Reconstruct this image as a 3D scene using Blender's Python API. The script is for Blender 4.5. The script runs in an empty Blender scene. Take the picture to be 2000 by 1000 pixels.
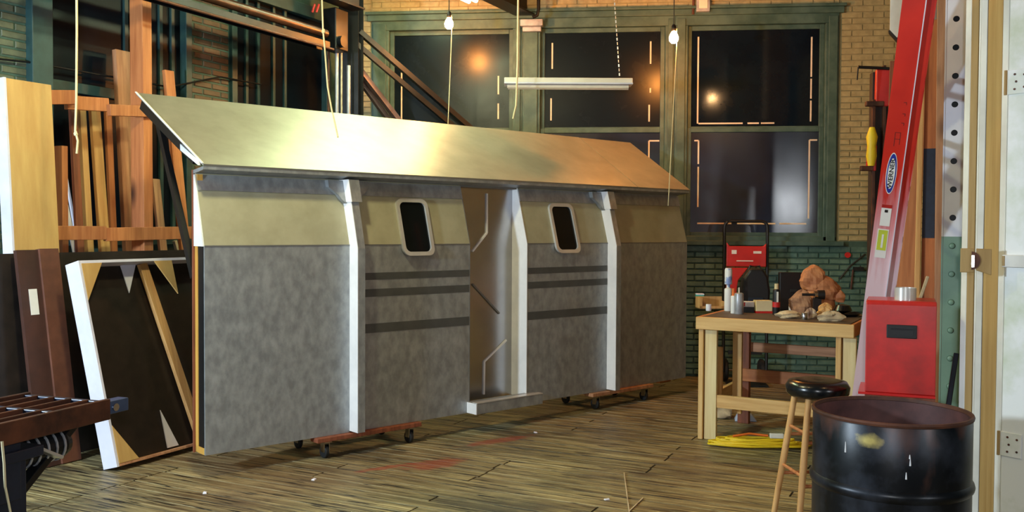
import bpy, math, random
from mathutils import Matrix, Vector
random.seed(7)
R = math.radians
scene = bpy.context.scene
C = scene.collection

# ------------------------------------------------------------------ camera
F_PX, CAM_H = 1800.0, 1.56
YAW, PITCH, ROLL = 6.0, 1.6, 0.3
ROT = Matrix.Rotation(R(YAW), 3, 'Z') @ Matrix.Rotation(R(90 - PITCH), 3, 'X') @ Matrix.Rotation(R(ROLL), 3, 'Z')
CAM = Vector((0, 0, CAM_H))
cam_data = bpy.data.cameras.new('camera')
cam_data.sensor_width = 36.0
cam_data.lens = F_PX * 36.0 / 2000.0
cam_data.clip_end = 100
cam = bpy.data.objects.new('camera', cam_data)
cam.matrix_world = Matrix.Translation(CAM) @ ROT.to_4x4()
C.objects.link(cam)
scene.camera = cam

# ------------------------------------------------------------------ world and light
world = bpy.data.worlds.new('night')
scene.world = world
world.use_nodes = True
world.node_tree.nodes['Background'].inputs[0].default_value = (0.30, 0.50, 0.60, 1)
world.node_tree.nodes['Background'].inputs[1].default_value = 0.05

def point(name, loc, power, col, radius):
    l = bpy.data.lights.new(name, 'POINT')
    l.energy = power; l.color = col; l.shadow_soft_size = radius
    o = bpy.data.objects.new(name, l); o.location = loc; C.objects.link(o)
    return o
# strong cool flood standing left of the photographer, an unseen one added to the right,
# and further bare bulbs under the ceiling of the same workshop
point('flood_lamp_beside_photographer', (-4.3, 2.1, 2.0), 540, (0.72, 0.87, 1.0), 0.16)
point('added_pane_glow_lamp', (3.9, -0.3, 2.12), 95, (0.90, 0.95, 1.0), 0.10)  # unseen lamp added for the glow in the right-hand lower pane and fill
point('camera_flash', (0.06, -0.12, 1.74), 100, (0.92, 0.96, 1.0), 0.05)
point('ceiling_bulb_near', (1.85, 3.0, 3.98), 26, (1.0, 0.55, 0.22), 0.04)
point('ceiling_bulb_middle', (-0.9, 3.6, 4.0), 25, (1.0, 0.70, 0.32), 0.05)
point('ceiling_lamp_left', (-2.0, 4.45, 3.7), 135, (1.0, 0.94, 0.52), 0.12)

vs = scene.view_settings
vs.view_transform = 'Standard'
vs.look = 'None'
vs.gamma = 1.0
vs.exposure = 0.6
vs.use_curve_mapping = False

# ------------------------------------------------------------------ sighting helpers (metres)
def ray(x, y): return ROT @ Vector(((x - 1000) / F_PX, (500 - y) / F_PX, -1))
def at(x, y, d): return CAM + ray(x, y) * d
def onz(x, y, z):
    r = ray(x, y); return CAM + r * ((z - CAM_H) / r.z)
WALL_Y = 10.02
def onback(x, y, Y=WALL_Y):
    r = ray(x, y); return CAM + r * (Y / r.y)
DL = Vector((0.351, 0.936, 0)).normalized()      # run of the left wall
DN = Vector((0.936, -0.351, 0)).normalized()     # from the left wall into the room
CORNER = Vector((-2.843, WALL_Y, 0))
def onleft(x, y, off=0.0):
    """point sighted on the plane lying `off` metres in front of the left wall"""
    r = ray(x, y); p0 = CORNER + DN * off
    t = (p0 - CAM).dot(DN) / r.dot(DN)
    return CAM + r * t
def V(*a): return Vector(a)
def facing(p):
    """horizontal direction square to the line of sight to p"""
    v = p - CAM; v.z = 0; v.normalize(); return Vector((v.y, -v.x, 0))

# ------------------------------------------------------------------ materials
def lin(c):
    return tuple((v / 255 / 12.92 if v / 255 <= 0.04045 else ((v / 255 + 0.055) / 1.055) ** 2.4) for v in c) + (1,)
MATS = {}
def M(name, col, col2=None, rough=0.6, metal=0.0, scale=5.0, stretch=(1, 1, 1), bump=0.0, detail=4.0,
      rnd=0.0, emit=None, spec=0.5, contrast=(0.3, 0.7), knots=None, world_coords=False, coat=0.0, rvar=0.0):
    if name in MATS: return MATS[name]
    m = bpy.data.materials.new(name); m.use_nodes = True
    n = m.node_tree.nodes; L = m.node_tree.links; b = n['Principled BSDF']
    b.inputs['Roughness'].default_value = rough
    b.inputs['Metallic'].default_value = metal
    b.inputs['Specular IOR Level'].default_value = spec
    b.inputs['Coat Weight'].default_value = coat
    b.inputs['Coat Roughness'].default_value = 0.15
    if emit:
        b.inputs['Emission Color'].default_value = lin(emit[0]); b.inputs['Emission Strength'].default_value = emit[1]
    if col2 is None: col2 = tuple(max(0, v * 0.80) for v in col)
    tc = n.new('ShaderNodeTexCoord'); mp = n.new('ShaderNodeMapping')
    mp.inputs['Scale'].default_value = stretch
    if world_coords:
        g = n.new('ShaderNodeNewGeometry'); src = g.outputs['Position']
    else:
        src = tc.outputs['Object']
    oi = n.new('ShaderNodeObjectInfo')
    if not world_coords:
        ad = n.new('ShaderNodeVectorMath'); ad.operation = 'ADD'
        sc = n.new('ShaderNodeMath'); sc.operation = 'MULTIPLY'; sc.inputs[1].default_value = 37.0
        L.new(oi.outputs['Random'], sc.inputs[0]); L.new(src, ad.inputs[0]); L.new(sc.outputs[0], ad.inputs[1])
        src = ad.outputs[0]
    L.new(src, mp.inputs['Vector'])
    nz = n.new('ShaderNodeTexNoise'); nz.inputs['Scale'].default_value = scale
    nz.inputs['Detail'].default_value = detail; nz.inputs['Roughness'].default_value = 0.6
    L.new(mp.outputs[0], nz.inputs['Vector'])
    rp = n.new('ShaderNodeValToRGB')
    rp.color_ramp.elements[0].position = contrast[0]; rp.color_ramp.elements[1].position = contrast[1]
    rp.color_ramp.elements[0].color = lin(col2); rp.color_ramp.elements[1].color = lin(col)
    L.new(nz.outputs['Fac'], rp.inputs['Fac'])
    out = rp.outputs['Color']
    if knots:
        vo = n.new('ShaderNodeTexVoronoi'); vo.inputs['Scale'].default_value = knots[1]
        mk = n.new('ShaderNodeMapping'); mk.inputs['Scale'].default_value = (1, 1, 0.45)
        L.new(src, mk.inputs['Vector']); L.new(mk.outputs[0], vo.inputs['Vector'])
        kr = n.new('ShaderNodeValToRGB'); kr.color_ramp.elements[0].position = 0.05; kr.color_ramp.elements[1].position = 0.17
        kr.color_ramp.elements[0].color = (1, 1, 1, 1); kr.color_ramp.elements[1].color = (0, 0, 0, 1)
        L.new(vo.outputs['Distance'], kr.inputs['Fac'])
        mx = n.new('ShaderNodeMix'); mx.data_type = 'RGBA'
        mx.inputs['B'].default_value = lin(knots[0])
        L.new(kr.outputs['Color'], mx.inputs['Factor']); L.new(out, mx.inputs['A'])
        out = mx.outputs['Result']
    if rnd:
        hs = n.new('ShaderNodeHueSaturation')
        ma = n.new('ShaderNodeMapRange'); ma.inputs['To Min'].default_value = 1 - rnd; ma.inputs['To Max'].default_value = 1 + rnd
        L.new(oi.outputs['Random'], ma.inputs['Value']); L.new(ma.outputs[0], hs.inputs['Value'])
        L.new(out, hs.inputs['Color']); out = hs.outputs['Color']
    L.new(out, b.inputs['Base Color'])
    if rvar:
        mr = n.new('ShaderNodeMapRange'); mr.inputs['To Min'].default_value = rough - rvar; mr.inputs['To Max'].default_value = rough + rvar
        L.new(nz.outputs['Fac'], mr.inputs['Value']); L.new(mr.outputs[0], b.inputs['Roughness'])
    if bump:
        bp = n.new('ShaderNodeBump'); bp.inputs['Strength'].default_value = bump; bp.inputs['Distance'].default_value = 0.01
        L.new(nz.outputs['Fac'], bp.inputs['Height']); L.new(bp.outputs[0], b.inputs['Normal'])
    MATS[name] = m
    return m
GRAIN = (9, 9, 0.55)
def wood(name, c1, c2, rnd=0.08, knots=None, rough=0.62, stretch=GRAIN):
    return M(name, c1, c2, rough=rough, scale=3.2, stretch=stretch, bump=0.12, rnd=rnd, knots=knots, detail=6)
KN = ((70, 38, 20), 2.6)
pine = wood('pine', (226, 190, 128), (196, 150, 88), 0.05, ((120, 70, 35), 3.2))
pine_pale = wood('pale pine', (236, 220, 172), (214, 188, 130), 0.04)
fir = wood('orange fir', (196, 128, 78), (156, 90, 50), 0.12, KN)
fir_pink = wood('weathered fir', (196, 146, 108), (140, 92, 62), 0.12, ((70, 42, 28), 3.0))
redwood = wood('reddish wood', (150, 84, 54), (100, 52, 34), 0.10)
tanwood = wood('tan wood', (212, 168, 108), (176, 126, 72), 0.10)
ply = wood('plywood', (206, 170, 104), (182, 142, 80), 0.04, stretch=(3, 3, 0.5))
stud_yellow = wood('yellow stud', (222, 176, 84), (196, 140, 58), 0.03)
hardboard = M('dark hardboard', (46, 38, 34), (30, 26, 24), rough=0.42, scale=9, bump=0.05)
brownboard = M('brown hardboard', (112, 68, 50), (84, 50, 38), rough=0.6, scale=7)
foamwhite = M('white board', (226, 226, 240), (206, 206, 222), rough=0.7, scale=4)
whitepaint = M('white paint', (238, 238, 238), (220, 220, 222), rough=0.55, scale=5)
dirtywhite = M('dirty white paint', (226, 226, 220), (196, 194, 186), rough=0.55, scale=3, bump=0.05)
clad = M('grey metal cladding', (174, 178, 180), (142, 146, 149), rough=0.46, metal=0.5, scale=13, stretch=(1.3, 1, 0.8), detail=9, contrast=(0.36, 0.70), bump=0.05, rvar=0.14)
cladup = M('cladding with lit tone', (172, 168, 140), (156, 152, 124), rough=0.55, metal=0.0, scale=6, detail=6, rvar=0.08)  # paler and yellower than the lower panels: overhead light painted into the colour
cladroof = M('satin metal roofing', (168, 166, 152), (150, 148, 134), rough=0.42, metal=0.45, scale=5, detail=5, rvar=0.05)
cladplain = M('plain grey metal', (130, 130, 128), (112, 112, 112), rough=0.45, metal=0.4, scale=5)
cladtape = M('dark grey tape', (88, 90, 90), (76, 78, 78), rough=0.45, metal=0.2, scale=8)
alum = M('polished aluminium', (214, 214, 210), (190, 190, 188), rough=0.3, metal=0.45)
smoked = M('smoked glass', (10, 16, 20), (6, 10, 14), rough=0.06, spec=0.2)
black = M('black', (18, 20, 23), (11, 12, 14), rough=0.5)
blackgloss = M('black vinyl', (17, 19, 22), (11, 13, 15), rough=0.24, scale=4)
rubber = M('rubber', (26, 27, 28), (17, 18, 19), rough=0.7)
chrome = M('chrome', (205, 205, 205), (170, 170, 170), rough=0.2, metal=1.0)
steel_dark = M('dark steel', (30, 32, 36), (18, 20, 24), rough=0.42, metal=0.5, scale=6, bump=0.05)
steel_pink = M('pink-lit steel', (140, 116, 118), (108, 88, 90), rough=0.5, metal=0.2, scale=6)  # pinkish light on two of the braces is put into this colour
steel_navy = M('navy enamel', (30, 42, 62), (20, 28, 44), rough=0.38, metal=0.2)
rust = M('rusty iron', (104, 62, 42), (52, 32, 26), rough=0.6, metal=0.3, scale=8, bump=0.15)
redpaint = M('red enamel', (206, 30, 24), (176, 18, 16), rough=0.34, scale=2.5, coat=0.3)
redfaded = M('red enamel worn', (206, 40, 36), (150, 34, 30), rough=0.38, scale=6, coat=0.3)
redplastic = M('red plastic', (206, 40, 34), (176, 28, 24), rough=0.45)
yellow = M('yellow plastic', (240, 210, 40), (214, 178, 24), rough=0.5)
cordwhite = M('pale cord', (214, 206, 168), (190, 180, 140), rough=0.8)
green = M('green painted timber', (74, 100, 92), (48, 76, 70), rough=0.5, scale=6, bump=0.1, contrast=(0.35, 0.65))
green_dark = M('dark green painted timber', (42, 74, 74), (26, 52, 54), rough=0.5, scale=6, bump=0.1)
brick_green = M('green painted brick', (98, 128, 114), (66, 98, 88), rough=0.5, scale=14, bump=0.25, rnd=0.12)
brick_yellow = M('cream painted brick', (172, 162, 120), (144, 136, 98), rough=0.55, scale=14, bump=0.25, rnd=0.05)
brick_brown = M('brown brick', (100, 82, 64), (78, 64, 50), rough=0.7, scale=14, bump=0.3, rnd=0.12)
brick_dusk = M('green grey brick', (98, 104, 84), (70, 80, 66), rough=0.6, scale=14, bump=0.3, rnd=0.1)
mortar_green = M('green mortar', (62, 92, 82), (46, 72, 64), rough=0.7, scale=12)
mortar_yellow = M('cream mortar', (152, 143, 104), (132, 124, 88), rough=0.7, scale=12)
pane_m = M('night window glass', (8, 17, 28), (12, 24, 36), rough=0.075, scale=5, spec=0.30, detail=8, rvar=0.05)
pane_matt = M('dirty night window glass', (8, 18, 28), (12, 24, 34), rough=0.26, scale=4, spec=0.16, detail=8, rvar=0.08)
pane_left = M('dark side window glass', (9, 14, 20), (16, 24, 32), rough=0.30, scale=3, spec=0.12, detail=8)
pane_dusty = M('dusty night window glass', (18, 36, 62), (8, 18, 34), rough=0.19, scale=2.2, spec=1.0, detail=8, rvar=0.08)
tape_m = M('pale tape', (232, 222, 204), (205, 190, 170), rough=0.7)
ceil_m = M('dark ceiling boards', (150, 112, 78), (112, 80, 54), rough=0.7, scale=2, stretch=(1, 8, 1))
conc = M('floor void', (22, 19, 16), (12, 11, 10), rough=0.9)
tubeglow = M('lit tube', (255, 255, 255), (255, 255, 255), emit=((224, 255, 206), 40.0))
bulbglow = M('lit bulb', (255, 240, 200), (255, 240, 200), emit=((255, 158, 72), 760.0))
enamel = M('white enamel', (232, 224, 208), (214, 206, 190), rough=0.4)
jambtan = wood('old tan paint', (176, 146, 92), (150, 118, 66), 0.03)
labelwhite = M('label white', (236, 236, 230), (222, 222, 216), rough=0.5)
labelblue = M('label blue', (30, 52, 160), (24, 44, 140), rough=0.5)
labelyellow = M('label yellow green', (206, 214, 60), (180, 196, 70), rough=0.5)
ink = M('black ink', (22, 14, 14), (14, 10, 10), rough=0.6)
tarp = M('tan paper', (206, 140, 92), (160, 96, 62), rough=0.7, scale=9, bump=0.3)
rag = M('brown rag', (176, 132, 100), (124, 84, 64), rough=0.9, scale=8, bump=0.3)
ragpale = M('pale rag', (214, 196, 164), (160, 138, 108), rough=0.9, scale=9, bump=0.3)
canblue = M('printed can', (220, 222, 226), (120, 140, 196), rough=0.35, scale=14, contrast=(0.42, 0.5))
greycan = M('grey can', (190, 192, 198), (150, 152, 160), rough=0.35, metal=0.3, scale=10)
orange_p = M('orange cap', (236, 120, 40), (214, 100, 30), rough=0.45)
teal_p = M('teal paper', (60, 176, 160), (44, 150, 136), rough=0.6)
cream = M('cream carton', (222, 206, 164), (196, 176, 130), rough=0.7)
bluewhite = M('pale blue plastic', (176, 196, 226), (150, 170, 206), rough=0.5)

def plank_material():
    m = bpy.data.materials.new('worn floor planks'); m.use_nodes = True
    n = m.node_tree.nodes; L = m.node_tree.links; b = n['Principled BSDF']
    tc = n.new('ShaderNodeTexCoord'); oi = n.new('ShaderNodeObjectInfo'); g = n.new('ShaderNodeNewGeometry')
    def mapping(src, s):
        k = n.new('ShaderNodeMapping'); k.inputs['Scale'].default_value = s; L.new(src, k.inputs['Vector']); return k.outputs[0]
    def noise(vec, scale, det=5, rough=0.6):
        k = n.new('ShaderNodeTexNoise'); k.inputs['Scale'].default_value = scale; k.inputs['Detail'].default_value = det
        k.inputs['Roughness'].default_value = rough; L.new(vec, k.inputs['Vector']); return k.outputs['Fac']
    def ramp(fac, stops):
        k = n.new('ShaderNodeValToRGB'); e = k.color_ramp.elements
        e[0].position, e[0].color = stops[0][0], lin(stops[0][1]); e[1].position, e[1].color = stops[-1][0], lin(stops[-1][1])
        for p, c in stops[1:-1]:
            q = e.new(p); q.color = lin(c)
        L.new(fac, k.inputs['Fac']); return k.outputs['Color']
    def mix(f, a, bb, mode='MIX'):
        k = n.new('ShaderNodeMix'); k.data_type = 'RGBA'; k.blend_type = mode
        if hasattr(f, 'links'): L.new(f, k.inputs['Factor'])
        else: k.inputs['Factor'].default_value = f
        for s, i in ((a, 'A'), (bb, 'B')):
            if isinstance(s, tuple): k.inputs[i].default_value = lin(s)
            else: L.new(s, k.inputs[i])
        return k.outputs['Result']
    def bw(lo, hi): return [(lo, (0, 0, 0)), (hi, (255, 255, 255))]
    ad = n.new('ShaderNodeVectorMath'); ad.operation = 'ADD'
    sc = n.new('ShaderNodeMath'); sc.operation = 'MULTIPLY'; sc.inputs[1].default_value = 53.0
    L.new(oi.outputs['Random'], sc.inputs[0]); L.new(tc.outputs['Object'], ad.inputs[0]); L.new(sc.outputs[0], ad.inputs[1])
    grain = noise(mapping(ad.outputs[0], (0.7, 20, 1)), 2.0, 8, 0.72)
    base = ramp(grain, [(0.31, (24, 23, 18)), (0.42, (96, 88, 62)), (0.53, (152, 140, 100)), (0.68, (196, 182, 138))])
    tone = n.new('ShaderNodeMapRange'); tone.inputs['To Min'].default_value = 0.80; tone.inputs['To Max'].default_value = 1.15
    L.new(oi.outputs['Random'], tone.inputs['Value'])
    hs = n.new('ShaderNodeHueSaturation'); L.new(base, hs.inputs['Color']); L.new(tone.outputs[0], hs.inputs['Value'])
    # large worn and greasy areas, continuous across the planks
    big = noise(mapping(g.outputs['Position'], (0.8, 1.2, 1)), 1.1, 6, 0.7)
    c = mix(ramp(big, bw(0.50, 0.72)), hs.outputs['Color'], (52, 50, 44))
    hue = noise(mapping(g.outputs['Position'], (0.6, 0.5, 1)), 0.9, 3, 0.5)
    c = mix(ramp(hue, bw(0.45, 0.68)), c, mix(0.55, c, (112, 78, 52)))
    # short black gouges along the boards
    sp = noise(mapping(ad.outputs[0], (2.2, 34, 1)), 1.6, 3, 0.5)
    c = mix(ramp(sp, bw(0.585, 0.635)), c, (16, 14, 12))
    # reddish spilt paint
    for px, py, rx, ry in ((-1.15, 6.02, 0.34, 0.16), (-0.80, 6.75, 0.42, 0.10), (-1.45, 5.88, 0.30, 0.06)):
        s1 = n.new('ShaderNodeMapping'); s1.vector_type = 'TEXTURE'; s1.inputs['Location'].default_value = (px, py, 0); s1.inputs['Scale'].default_value = (rx, ry, 1)
        s1.inputs['Rotation'].default_value = (0, 0, R(40))
        L.new(g.outputs['Position'], s1.inputs['Vector'])
        ln = n.new('ShaderNodeVectorMath'); ln.operation = 'LENGTH'; L.new(s1.outputs[0], ln.inputs[0])
        wob = n.new('ShaderNodeMath'); wob.operation = 'MULTIPLY_ADD'; wob.inputs[1].default_value = 1.6
        L.new(noise(mapping(g.outputs['Position'], (3, 9, 1)), 3, 5), wob.inputs[0]); L.new(ln.outputs['Value'], wob.inputs[2])
        f = n.new('ShaderNodeMapRange'); f.inputs['From Min'].default_value = 1.25; f.inputs['From Max'].default_value = 1.6
        f.inputs['To Min'].default_value = 0.62; f.inputs['To Max'].default_value = 0
        L.new(wob.outputs[0], f.inputs['Value'])
        c = mix(f.outputs[0], c, (150, 62, 44))
    L.new(c, b.inputs['Base Color'])
    rr = n.new('ShaderNodeMapRange'); rr.inputs['To Min'].default_value = 0.32; rr.inputs['To Max'].default_value = 0.62
    L.new(grain, rr.inputs['Value']); L.new(rr.outputs[0], b.inputs['Roughness'])
    bp = n.new('ShaderNodeBump'); bp.inputs['Strength'].default_value = 0.35; bp.inputs['Distance'].default_value = 0.006
    L.new(grain, bp.inputs['Height']); L.new(bp.outputs[0], b.inputs['Normal'])
    return m
plank_m = plank_material()

def drum_material():
    m = M('black scuffed drum', (58, 62, 72), (14, 16, 20), contrast=(0.42, 0.78), rough=0.36, metal=0.35, scale=6, detail=8, bump=0.05, rvar=0.12)
    n = m.node_tree.nodes; L = m.node_tree.links; b = n['Principled BSDF']
    tc = n.new('ShaderNodeTexCoord'); nz = n.new('ShaderNodeTexNoise'); nz.inputs['Scale'].default_value = 5.5; nz.inputs['Detail'].default_value = 8
    mp = n.new('ShaderNodeMapping'); mp.inputs['Scale'].default_value = (1, 1, 0.45)
    L.new(tc.outputs['Object'], mp.inputs[0]); L.new(mp.outputs[0], nz.inputs['Vector'])
    sx = n.new('ShaderNodeSeparateXYZ'); L.new(tc.outputs['Object'], sx.inputs[0])
    ma = n.new('ShaderNodeMapRange'); ma.inputs['From Min'].default_value = 0.60; ma.inputs['From Max'].default_value = 0.885
    ma.inputs['To Min'].default_value = -0.05; ma.inputs['To Max'].default_value = 0.22
    L.new(sx.outputs['Z'], ma.inputs['Value'])
    a = n.new('ShaderNodeMath'); L.new(nz.outputs['Fac'], a.inputs[0]); L.new(ma.outputs[0], a.inputs[1])
    rp = n.new('ShaderNodeValToRGB'); rp.color_ramp.elements[0].position = 0.64; rp.color_ramp.elements[1].position = 0.82
    L.new(a.outputs[0], rp.inputs['Fac'])
    mx = n.new('ShaderNodeMix'); mx.data_type = 'RGBA'; mx.inputs['B'].default_value = lin((96, 62, 50))
    old = b.inputs['Base Color'].links[0].from_socket
    L.new(old, mx.inputs['A']); L.new(rp.outputs['Color'], mx.inputs['Factor']); L.new(mx.outputs['Result'], b.inputs['Base Color'])
    return m
drum_m = drum_material()
drum_in = M('rusty drum inside', (104, 62, 58), (52, 32, 32), rough=0.6, scale=6, detail=7, bump=0.15)

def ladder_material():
    """red fibreglass, blending to a pale pink on its lower half"""
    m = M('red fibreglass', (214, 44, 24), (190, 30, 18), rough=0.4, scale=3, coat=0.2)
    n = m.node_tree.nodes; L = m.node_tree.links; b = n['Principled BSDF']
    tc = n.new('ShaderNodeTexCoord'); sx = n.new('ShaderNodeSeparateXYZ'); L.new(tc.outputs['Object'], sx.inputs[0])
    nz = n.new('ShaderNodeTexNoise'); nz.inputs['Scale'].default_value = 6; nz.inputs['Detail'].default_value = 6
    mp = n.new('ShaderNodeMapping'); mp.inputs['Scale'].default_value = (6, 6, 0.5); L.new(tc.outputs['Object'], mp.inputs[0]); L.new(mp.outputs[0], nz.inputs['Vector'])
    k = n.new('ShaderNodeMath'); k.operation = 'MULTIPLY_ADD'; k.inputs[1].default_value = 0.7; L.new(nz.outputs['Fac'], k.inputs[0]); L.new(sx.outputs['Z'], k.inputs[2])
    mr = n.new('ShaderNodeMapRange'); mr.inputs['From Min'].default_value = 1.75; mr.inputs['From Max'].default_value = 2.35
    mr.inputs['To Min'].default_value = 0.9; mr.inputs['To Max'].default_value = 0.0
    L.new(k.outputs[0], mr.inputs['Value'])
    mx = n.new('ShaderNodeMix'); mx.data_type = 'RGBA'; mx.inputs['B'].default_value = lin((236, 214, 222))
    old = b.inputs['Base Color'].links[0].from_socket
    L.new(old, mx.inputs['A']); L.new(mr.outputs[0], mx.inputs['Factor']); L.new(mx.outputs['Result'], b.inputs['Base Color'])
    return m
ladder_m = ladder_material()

# ------------------------------------------------------------------ mesh builder
WM = {}
class B:
    def __init__(s): s.v = []; s.f = []
    def add(s, vs, fs):
        o = len(s.v); s.v += [Vector(p) for p in vs]; s.f += [tuple(i + o for i in f) for f in fs]; return s
    def hexa(s, p):      # bottom ring 0-3, top ring 4-7
        return s.add(p, [(3, 2, 1, 0), (4, 5, 6, 7), (0, 1, 5, 4), (1, 2, 6, 5), (2, 3, 7, 6), (3, 0, 4, 7)])
    def box(s, x0, x1, y0, y1, z0, z1):
        return s.hexa([(x0, y0, z0), (x1, y0, z0), (x1, y1, z0), (x0, y1, z0), (x0, y0, z1), (x1, y0, z1), (x1, y1, z1), (x0, y1, z1)])
    def bar(s, p, q, w, h, up=(0, 0, 1)):
        p, q = Vector(p), Vector(q); d = (q - p).normalized(); up = Vector(up)
        x = d.cross(up)
        if x.length < 1e-4: x = d.cross(Vector((1, 0, 0)))
        x.normalize(); y = x.cross(d).normalized(); x *= w / 2; y *= h / 2
        return s.hexa([p - x - y, p + x - y, p + x + y, p - x + y, q - x - y, q + x - y, q + x + y, q - x + y])
    def tube(s, pts, r, n=8, closed=False):
        pts = [Vector(p) for p in pts]; k = len(pts); o = len(s.v)
        ref = None
        for i, p in enumerate(pts):
            a = pts[i - 1] if (i or closed) else pts[0]; c = pts[(i + 1) % k] if (i < k - 1 or closed) else pts[-1]
            d = (c - a).normalized()
            if ref is None or abs(ref.dot(d)) > 0.95: ref = Vector((0, 0, 1)) if abs(d.z) < 0.9 else Vector((1, 0, 0))
            x = d.cross(ref).normalized(); y = d.cross(x).normalized(); ref = x.cross(d) if False else ref
            rr = r[i] if isinstance(r, (list, tuple)) else r
            for j in range(n):
                t = 2 * math.pi * j / n; s.v.append(p + x * (math.cos(t) * rr) + y * (math.sin(t) * rr))
        for i in range(k if closed else k - 1):
            for j in range(n):
                a = o + i * n + j; b2 = o + i * n + (j + 1) % n; e = o + ((i + 1) % k) * n
                s.f.append((a, b2, e + (j + 1) % n, e + j))
        if not closed:
            s.f.append(tuple(o + j for j in range(n))[::-1]); s.f.append(tuple(o + (k - 1) * n + j for j in range(n)))
        return s
    def lathe(s, prof, n=32, c=(0, 0, 0), axis='Z', caps=True):
        o = len(s.v); c = Vector(c)
        for r, z in prof:
            for j in range(n):
                t = 2 * math.pi * j / n; a, b2 = r * math.cos(t), r * math.sin(t)
                s.v.append(c + (Vector((a, b2, z)) if axis == 'Z' else Vector((z, a, b2)) if axis == 'X' else Vector((b2, z, a))))
        for i in range(len(prof) - 1):
            for j in range(n):
                a = o + i * n + j; b2 = o + i * n + (j + 1) % n
                s.f.append((a, b2, b2 + n, a + n))
        if caps and prof[0][0] > 1e-6: s.f.append(tuple(o + j for j in range(n))[::-1])
        if caps and prof[-1][0] > 1e-6: s.f.append(tuple(o + (len(prof) - 1) * n + j for j in range(n)))
        return s
    def prism(s, poly, lo, hi, axis='X'):
        """polygon in the two other axes, extruded along `axis`"""
        k = len(poly); mk = {'X': lambda a, b2, t: (t, a, b2), 'Y': lambda a, b2, t: (a, t, b2), 'Z': lambda a, b2, t: (a, b2, t)}[axis]
        vs = [mk(a, b2, lo) for a, b2 in poly] + [mk(a, b2, hi) for a, b2 in poly]
        fs = [tuple(range(k))[::-1], tuple(range(k, 2 * k))] + [(i, (i + 1) % k, (i + 1) % k + k, i + k) for i in range(k)]
        return s.add(vs, fs)
    def lump(s, c, rx, ry, rz, n=14, m=9, amp=0.22, seed=0):
        n, m = int(n * 1.6), int(m * 1.6)
        rd = random.Random(seed); ph = [rd.uniform(0, 6.28) for _ in range(8)]; c = Vector(c); o = len(s.v)
        for i in range(m + 1):
            th = math.pi * i / m
            for j in range(n):
                t = 2 * math.pi * j / n
                w = 1 + amp * (math.sin(3 * t + ph[0] + 2 * th) * 0.5 + math.sin(5 * t - ph[1] + 3 * th) * 0.35 + math.sin(7 * th + ph[2] + 2 * t) * 0.4 + rd.uniform(-.35, .35)) * math.sin(th)
                z = math.cos(th) * rz * (1 + 0.3 * amp * math.sin(2 * t + ph[3]))
                s.v.append(c + Vector((rx * math.sin(th) * math.cos(t) * w, ry * math.sin(th) * math.sin(t) * w, max(z, -rz * 0.55))))
        for i in range(m):
            for j in range(n):
                a = o + i * n + j; b2 = o + i * n + (j + 1) % n; s.f.append((a, a + n, b2 + n, b2))
        return s
    def build(s, name, mat, parent=None, local=False, smooth=None, bev=0.0, base=None):
        vs = s.v
        if parent is not None:
            if not local:
                inv = WM[parent.name].inverted(); vs = [inv @ p for p in vs]
            mw = WM[parent.name].copy(); loc = Vector((0, 0, 0))
        else:
            if base is None:
                lo = Vector([min(p[i] for p in vs) for i in range(3)]); hi = Vector([max(p[i] for p in vs) for i in range(3)])
                base = Vector(((lo.x + hi.x) / 2, (lo.y + hi.y) / 2, lo.z))
            loc = Vector(base); vs = [p - loc for p in vs]; mw = Matrix.Translation(loc)
        me = bpy.data.meshes.new(name); me.from_pydata([tuple(p) for p in vs], [], s.f); me.update()
        import bmesh
        bm = bmesh.new(); bm.from_mesh(me); bmesh.ops.recalc_face_normals(bm, faces=bm.faces); bm.to_mesh(me); bm.free()
        if smooth:
            me.shade_smooth(); me.set_sharp_from_angle(angle=R(smooth))
        me.materials.append(mat)
        o = bpy.data.objects.new(name, me); C.objects.link(o)
        if parent is not None: o.parent = parent
        else: o.location = loc
        WM[o.name] = mw
        if bev:
            k = o.modifiers.new('bevel', 'BEVEL'); k.width = bev; k.segments = 2; k.limit_method = 'ANGLE'; k.angle_limit = R(40)
        return o

def tag(o, label, cat, group=None):
    o['label'] = label; o['category'] = cat
    if group: o['group'] = group
    return o
def struct(o, label=None):
    o['kind'] = 'structure'
    if label: o['label'] = label
    return o
def thing(name, label, cat, loc=(0, 0, 0), rotz=0.0, group=None):
    o = bpy.data.objects.new(name, None); C.objects.link(o); o.empty_display_size = 0.1
    o.location = loc; o.rotation_euler = (0, 0, rotz)
    WM[o.name] = Matrix.Translation(Vector(loc)) @ Matrix.Rotation(rotz, 4, 'Z')
    return tag(o, label, cat, group)
def framed(name, label, cat, origin, x, y, z, group=None):
    """an Empty with the given axes"""
    o = bpy.data.objects.new(name, None); C.objects.link(o); o.empty_display_size = 0.1
    m = Matrix((tuple(x) + (0,), tuple(y) + (0,), tuple(z) + (0,), (0, 0, 0, 1))).transposed()
    m.translation = Vector(origin); o.matrix_world = m; WM[o.name] = m
    return tag(o, label, cat, group)
def instance(name, me, parent, local_matrix):
    o = bpy.data.objects.new(name, me); C.objects.link(o); o.parent = parent; o.matrix_local = local_matrix
    return o
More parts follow.
